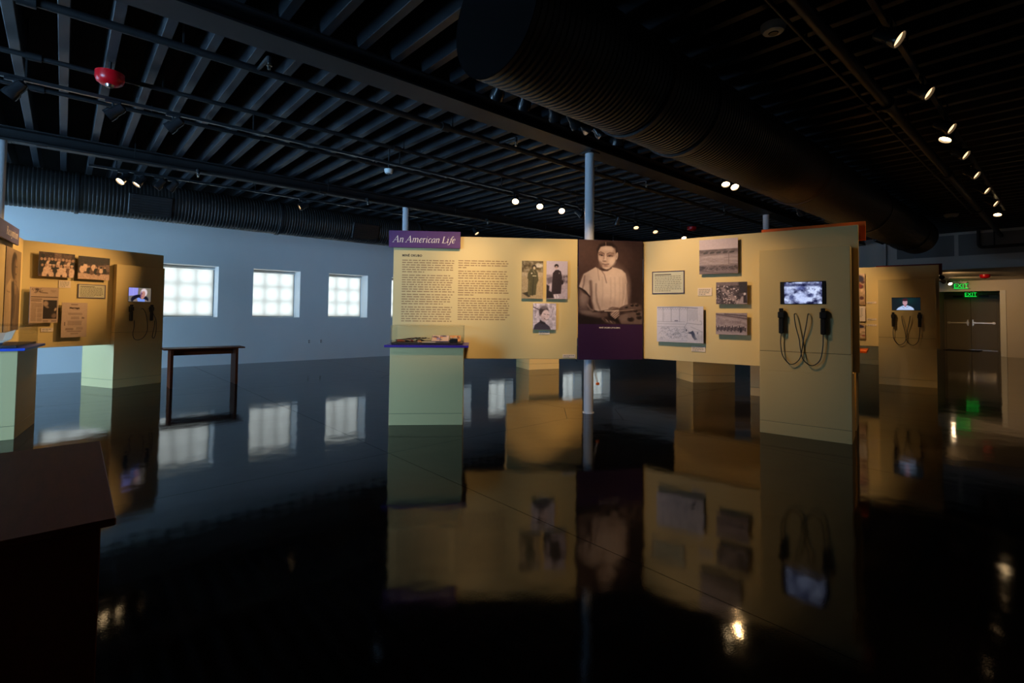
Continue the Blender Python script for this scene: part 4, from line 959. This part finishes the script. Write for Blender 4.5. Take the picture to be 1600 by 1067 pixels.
def cords(a=0.21, b=0.58):
    m_ = (a+b)/2
    l = [(a,-.03,1.045),(a-.004,-.03,.93),(a+.016,-.028,.81),(m_-.10,-.025,.733),(m_-.025,-.022,.785),(m_+.002,-.018,.90),(m_+.014,-.02,.99),(m_+.042,-.035,1.14),(m_+.055,-.03,1.235),(m_+.06,-.003,1.248)]
    r = [(b,-.03,1.045),(b-.004,-.03,.92),(b-.03,-.028,.79),(m_+.085,-.03,.733),(m_+.012,-.038,.79),(m_-.012,-.036,.90),(m_-.022,-.032,.99),(m_-.052,-.04,1.13),(m_-.064,-.03,1.235),(m_-.055,-.003,1.248)]
    return l, r
UK, YK = 1.373, -0.20
kiosk('cream kiosk with a lit cloud video at the end of the right panel', FRP, UK, YK, 0.808, 0.45, scr_cloud(), (0.20, 0.605, 1.345, 1.577, 0.238, 0.571))
l, r = cords()
handset('left handset on the kiosk showing the cloud video', FRP, UK+0.212, YK, 1.305, [(UK+a,b,c) for a,b,c in l])
handset('right handset on the kiosk showing the cloud video', FRP, UK+0.581, YK, 1.305, [(UK+a,b,c) for a,b,c in r])
# far right group
panel('far cream exhibit panel behind the right kiosk, under the dark red sign', FK2, -2.1, 0.875, 0.68, 2.165, 0.2)
kiosk('far right cream kiosk with a video of a person in a pale shirt', FK2, 0.0, 0.0, 0.82, 0.45, scr_person(), (0.203, 0.609, 1.351, 1.584, 0.205, 0.607))
l, r = cords(0.221, 0.592)
handset('left handset on the far right kiosk', FK2, 0.221, 0, 1.316, l)
handset('right handset on the far right kiosk', FK2, 0.592, 0, 1.316, r)
photo('tall colourful print cut off beside the near kiosk edge', FK2, -0.62, -0.20, 1.46, 2.05, pic_abstract(3), 0.02, 0.2)
t, wd, ht, yf = mount('text_card', 'pale pink printed sheet between two prints on the far panel', 'label', FK2, -0.62, -0.20, 1.14, 1.425, 0.02, 0.006, 0.2, M_CARD)
word_lines(MB(), 0.03, wd-0.03, [ht-0.05-0.03*k for k in range(7)], 0.008, yf, 31).build('small_print', M_INKG, t)
photo('small dark print at the bottom of the far panel', FK2, -0.62, -0.205, 0.81, 1.09, pic_abstract(9), 0.02, 0.2)
card('upper white caption strip on the far panel', FK2, -0.178, -0.03, 1.48, 1.515, 2, seed=41, y=0.2)
card('middle white caption strip on the far panel', FK2, -0.18, -0.03, 1.165, 1.20, 2, seed=42, y=0.2)
card('lowest white caption strip on the far panel', FK2, -0.18, -0.03, 1.055, 1.09, 2, seed=43, y=0.2)
t = thing('title_sign', 'dark red sign board fixed behind the far right panel', 'sign', FK2.at(-0.03, 0.2+PT, 2.0), FK2.rz)
MB().bbox(0, 0.955, 0.03, 0.052, 0, 0.195, 0.003).build('sign_board', M_RED, t); MB().box(0.2,0.7,0.0005,0.03,0.02,0.13).build('spacer_block', M_BOARD, t)

# --- left group
panel('golden lit exhibit panel at the left with newspaper and group photographs', FLL, 0.02, 1.925)
kiosk('left kiosk with a video of an elderly person in a chair', FLL, 1.15, -0.08, 0.745, 0.76, scr_elder(), (0.18, 0.532, 1.338, 1.572, 0.182, 0.524), 0.08)
kp = [(.215,-.03,1.045),(.212,-.03,.93),(.20,-.03,.83),(.225,-.03,.755),(.285,-.03,.735),(.36,-.03,.77),(.415,-.03,.87),(.415,-.03,1.0),(.39,-.03,1.14),(.35,-.025,1.225),(.33,-.003,1.23)]
handset('left handset on the kiosk showing the elderly person', FLL, 1.15+0.218, -0.08, 1.296, [(1.15+a, -.08+b, c) for a, b, c in kp])
kp = [(.531,-.03,1.04),(.525,-.03,.93),(.505,-.03,.82),(.50,-.035,.765),(.525,-.04,.76),(.548,-.045,.86),(.545,-.05,.96),(.527,-.065,1.05),(.49,-.05,1.15),(.45,-.02,1.225),(.44,-.003,1.23)]
handset('right handset on the kiosk showing the elderly person', FLL, 1.15+0.532, -0.08, 1.298, [(1.15+a, -.08+b, c) for a, b, c in kp])
photo('dark group photograph at upper left of the golden panel', FLL, 0.184, 0.605, 1.664, 2.003, pic_group(3), 0.045)
photo('photograph of workers on a pale floor, beside the group photograph', FLL, 0.65, 1.066, 1.659, 1.994, pic_group(8, True), 0.045)
card('tiny pale card under the group photograph', FLL, 0.445, 0.59, 1.517, 1.621, 5, seed=51)
card('text card with a dark blue border on the golden panel', FLL, 0.682, 1.047, 1.379, 1.584, 8, M_CARDG, M_INKD, M_SLATE, seed=52, head=True)
photo('mounted newspaper front page with a dark picture', FLL, 0.103, 0.427, 1.02, 1.510, pic_news(), 0.045)
dp = photo('mounted pale printed leaflet with a bold heading', FLL, 0.471, 0.788, 0.807, 1.306, pic_doc(), 0.045)
o = link('heading_lettering', text_mesh('Message', 0.034, M_INKD, 0, 1.0, 0, 1.1, 'CENTER', 0.002), dp); o.location = (0.155, -0.053, 0.412)
card('tiny pale card below the newspaper page', FLL, 0.262, 0.403, 0.892, 0.948, 2, seed=53)
panel('unseen cream exhibit board added behind the left display case to block daylight', Frame((-2.90, 7.80), (0.99, -0.14)), 0.0, 2.18)  # added out of view; shades the right kiosk from the northern glazing
# side panel with a tall portrait and slate sign
panel('narrow golden panel at the left edge holding a tall portrait', FSL, -0.52, 1.33)
photo('tall sepia portrait of a standing person at the left edge', FSL, 0.33, 1.19, 0.935, 1.95, pic_standing(), 0.0008)
t = thing('title_sign', 'slate purple sign cut off at the left edge', 'sign', FSL.at(-0.42, 0, 1.995), FSL.rz)
MB().bbox(0, 1.135, -0.05, -0.028, 0, 0.205, 0.003).build('sign_board', M_SLATE, t); MB().box(0.3,0.9,-0.028,-0.0005,0.02,0.13).build('spacer_block', M_BOARD, t)
me, L = serif_mesh('sign_lettering', 'Recognition', 0.1, M_PALE); o = link('sign_lettering', me, t); s_ = 0.60/L; o.scale = (s_, 1, s_); o.location = (0.445, -0.0515, 0.065)

# --- display pedestals with clear covers
def pedestal(lab, fr, u0, y0, wd, depth, board, zt=0.842, over=0.055, cover=True):
    t = thing('display_pedestal', lab, 'pedestal', fr.at(u0, y0, 0), fr.rz)
    MB().bbox(0, wd, 0, depth, 0, 0.122, 0.002).build('base_band', M_CREAM, t)
    MB().box(0.004, wd-0.004, 0.004, depth-0.004, 0.122, 0.125).build('shadow_gap', M_INKD, t)
    MB().bbox(0, wd, 0, depth, 0.125, zt, 0.002).build('body', M_CREAM, t)
    MB().bbox(-over, wd+over, -over, depth-0.004, zt, zt+0.024, 0.002).build('top_board', board, t)
    z = zt+0.024
    MB().bbox(0.012, wd-0.012, 0.012, depth-0.02, z, z+0.022, 0.002).build('tray', M_TRAY, t)
    if cover:
        h = z+0.205; a = 0.006; c = MB().box(0, wd, 0, a, z, h).build('cover_pane', M_ACRYLIC, t)
        MB().box(0, wd, depth-0.02, depth-0.014, z, h).build('cover_pane', M_ACRYLIC, t)
        MB().box(0, a, a, depth-0.02, z, h).build('cover_pane', M_ACRYLIC, t); MB().box(wd-a, wd, a, depth-0.02, z, h).build('cover_pane', M_ACRYLIC, t)
        MB().box(0, wd, 0, depth-0.014, h, h+a).build('cover_pane', M_ACRYLIC, t)
    return z+0.022
UP, YP = 0.061, -0.519
zt = pedestal('pale green-lit display pedestal with artist tools under a clear cover', FLP, UP, YP, 0.795, 0.515, M_BLUE)
rng = random.Random(11)
tubec = [lin((178,74,34)), lin((60,40,36)), lin((198,160,120)), lin((150,44,34)), lin((40,34,34)), lin((210,120,60))]
TUBEL = ['burnt orange', 'dark brown', 'pale tan', 'brick red', 'black', 'light orange']
for k in range(6):
    u = 0.05+0.05*k+rng.uniform(-.01,.01); y = rng.uniform(0.10,0.28); r_ = rng.uniform(0.010,0.014)
    t = tag(thing('paint_tube', None, None, FLP.at(UP+u, YP+y, zt), FLP.rz+rng.uniform(-1.2,1.2)), TUBEL[k]+' paint tube in the heap inside the centre case', 'paint tube', 'paint tubes in the centre case')
    MB().tube([(0,0,r_),(0.05,0,r_),(0.085,0,r_*0.6)], [r_*1.0,r_,r_*0.35], 10).build('tube_body', mat('tube_paint_%d' % (k % 6), tubec[k % 6], 0.35), t, True)
    MB().tube([(-0.015,0,r_),(0,0,r_)], r_*0.55, 8).build('tube_cap', M_BLKPL, t, True)
for k in range(6):
    u = 0.12+0.03*k; y = 0.08+0.035*k; an = rng.uniform(-0.1, 0.1)
    t = tag(thing('paint_brush', None, None, FLP.at(UP+u, YP+y, zt+0.026), FLP.rz+an), ('thin reddish brown paint brush' if k % 2 == 0 else 'thin black paint brush')+' lying across the paint tubes', 'paint brush', 'paint brushes in the centre case')
    tilt = rng.uniform(0.0, 0.022)
    MB().tube([(-0.08,0,0.004),(0,0,0.005+tilt*0.5),(0.09,0,0.005+tilt)], [0.002,0.005,0.004], 8).build('handle', mat('brush_handle_%d' % (k % 2), lin(((96,40,26),(40,30,28))[k % 2]), 0.3), t, True)
    MB().tube([(0.09,0,0.005+tilt),(0.115,0,0.005+tilt)], 0.0045, 8).build('ferrule', M_STEEL, t, True)
    MB().tube([(0.115,0,0.005+tilt),(0.14,0,0.005+tilt)], [0.005,0.001], 8).build('bristles', M_INKD, t, True)
t = tag(thing('paper_sheet', None, None, FLP.at(UP+0.29, YP+0.06, zt+0.001), FLP.rz), 'pale flat paper sheet at the middle of the centre case', 'paper')
MB().box(0, 0.19, 0, 0.16, 0, 0.004).build('sheet', M_CARD, t)
def book(lab, u, y, wd, dp, tilt, cols, parentz=zt):
    t = tag(thing('open_book', None, None, FLP.at(UP+u, YP+y, parentz), FLP.rz), lab, 'book')
    p = Pic(40, 30, wd/dp, cols[0]); p.blobs(14, 3, .05, .95, .1, .9, .1, cols); p.line([(.5,0),(.5,1)], .03, (60,40,60), .8)
    me = p.mesh('page_spread', 0, wd, 0, dp, 0, M_PRINT); o = link('page_spread', me, t); o.rotation_euler = (-PI/2+tilt, 0, 0); o.location = (0, 0.0, 0.012)
    m_ = MB(); m_.m = Matrix.Rotation(tilt, 4, 'X'); m_.box(-0.004, wd+0.004, 0.0, dp, -0.001, 0.008); c = m_.build('cover', M_SLATE, t); c.location.z = 0.003
book('open magazine with orange and violet pictures in the centre case', 0.43, 0.16, 0.19, 0.20, 0.28, [(226,190,170),(236,140,60),(150,130,190),(90,60,80)])
t = tag(thing('picture_stand', None, None, FLP.at(UP+0.63, YP+0.28, zt+0.003), FLP.rz), 'orange and brown picture card standing at the right of the centre case', 'card')
p = Pic(30, 20, 2.0, (214,130,50)); p.blobs(10, 5, 0, 1, .2, 1, .15, [(230,180,120),(120,60,30),(190,160,140)])
o = link('card_print', p.mesh('card_print', 0, 0.125, 0, 0.07, 0, M_PRINT), t); o.rotation_euler = (-0.35, 0, 0); o.location = (0, -0.002, 0.0)
m_ = MB(); m_.m = Matrix.Rotation(-0.35, 4, 'X'); m_.box(0, 0.125, 0.0, 0.005, 0, 0.07); m_.build('card_board', M_BOARD, t)
t = tag(thing('ink_box', None, None, FLP.at(UP+0.635, YP+0.07, zt+0.001), FLP.rz), 'small black box with a silver lid at the right of the centre case', 'box')
MB().bbox(0, 0.09, 0, 0.07, 0, 0.034, 0.003).build('box_body', M_BLKPL, t); MB().bbox(0.012, 0.092, 0.006, 0.07, 0.034, 0.046, 0.003).build('box_lid', M_STEEL, t)

FPL = Frame((-0.302-0.82*0.99, 6.585+0.82*0.14), (0.99, -0.14))
zl = pedestal('display pedestal with a cobalt edge at the left border', FPL, 0.0, 0.0, 0.82, 0.81, M_COBALT, 0.822, 0.06)
t = tag(thing('open_book', None, None, FPL.at(0.38, 0.15, zl), FPL.rz+0.1), 'open book propped inside the left display case', 'book')
m_ = MB(); m_.m = Matrix.Rotation(0.35, 4, 'X'); m_.bbox(0, 0.30, 0, 0.22, 0.0, 0.016, 0.003); m_.build('cover', mat('navy_cover', lin((44,50,84)), 0.5), t).location.z = 0.004
m_ = MB(); m_.m = Matrix.Rotation(0.35, 4, 'X')
m_.add([(0.008,0.005,0.017),(0.30,0.005,0.017),(0.36,0.01,0.05),(0.008,0.21,0.017),(0.30,0.21,0.017),(0.37,0.21,0.06),(0.36,0.01,0.056),(0.37,0.21,0.066),(0.008,0.005,0.032),(0.008,0.21,0.032),(0.30,0.005,0.036),(0.30,0.21,0.036)],
       [(0,1,10,8),(1,2,6,10),(8,10,11,9),(10,6,7,11),(0,8,9,3),(2,5,7,6),(3,9,11,4),(4,11,7,5),(0,3,4,1),(1,4,5,2)]); m_.build('page_block', M_CARD, t).location.z = 0.004

# pedestal behind the right panel with an orange board
pedestal('pedestal with an orange top board just showing behind the near kiosk', Frame(FRP.at(1.40, 0.60)[:2], (FRP.d[0], FRP.d[1])), 0.0, -0.06, 0.78, 0.5, M_ORANGE, 0.842, 0.10, False)

# --- benches
def bench(lab, x, y, rz, L=1.13, W=0.42, H=0.615):
    t = thing('bench', lab, 'bench', (x, y, 0), rz, 'dark wooden benches')
    MB().bbox(-L/2, L/2, -W/2, W/2, H-0.022, H, 0.003).build('bench_top', M_WOOD, t)
    for s in (-1, 1): MB().bbox(s*(L/2-0.115)-0.02, s*(L/2-0.115)+0.02, -W/2+0.03, W/2-0.03, 0, H-0.022, 0.003).build('leg', M_WOOD, t)
    MB().box(-L/2+0.14, L/2-0.14, -0.012, 0.012, H-0.12, H-0.022).build('stretcher', M_WOOD, t)
bench('dark wooden bench standing below the first window', 1.735, 9.47, -0.03)
bench('dark wooden bench in the left foreground, cut by the frame', -0.11, 2.43, PI/2-0.01, 1.13, 0.50)

# --- wall outlets
for i, x in enumerate((4.60, 4.90)):
    t = thing('wall_outlet', ('left' if i == 0 else 'right')+' white outlet plate of the pair below the windows', 'outlet', (x, YN, 0.40), 0)
    MB().bbox(-0.036, 0.036, -0.006, 0.0, 0, 0.115, 0.002).build('cover_plate', M_WPLAST, t)
    for z in (0.03, 0.07): MB().bbox(-0.017, 0.017, -0.008, -0.006, z, z+0.028, 0.001).build('socket', M_BOARD, t)

# --- exhibits standing behind the main panels (seen below them and in the floor)
FB1 = Frame((7.57, 7.89), (0.95, -0.31))
def back_kiosk(lab, fr, wd, depth, h=1.915):
    t = thing('video_kiosk', lab, 'kiosk', fr.at(0,0,0), fr.rz)
    MB().bbox(0, wd, 0, depth, 0, 0.126, 0.002).build('base_band', M_CREAM, t)
    MB().box(0.004, wd-0.004, 0.004, depth-0.004, 0.126, 0.129).build('shadow_gap', M_INKD, t)
    MB().bbox(0, wd, 0, depth, 0.129, h, 0.002).build('body', M_CREAM, t)
back_kiosk('kiosk foot seen under the text panel left of the column', FB1, 0.74, 0.68)
panel('cream panel mirrored in the floor left of the central column', FB1, -0.55, 1.3, 0.68, 2.16, -0.085)
FB2 = Frame((8.57, 4.63), (0.815, -0.58))
back_kiosk('kiosk foot seen under the right panel', FB2, 0.807, 0.70)
FB3 = Frame((7.62, 4.45), (0.2, -0.98))
panel('cream panel mirrored in the floor under the right panel', FB3, 0.0, 1.95, 0.68, 2.16, 0.0)
back_kiosk('kiosk hidden behind the near kiosk, carrying a panel', Frame(FB3.at(1.15, 0.075)[:2], (0.2, -0.98)), 0.78, 0.42)
back_kiosk('pale kiosk foot far behind, left of the far kiosk', Frame((15.45, 3.95), (0.40, -0.92)), 0.9, 0.5)
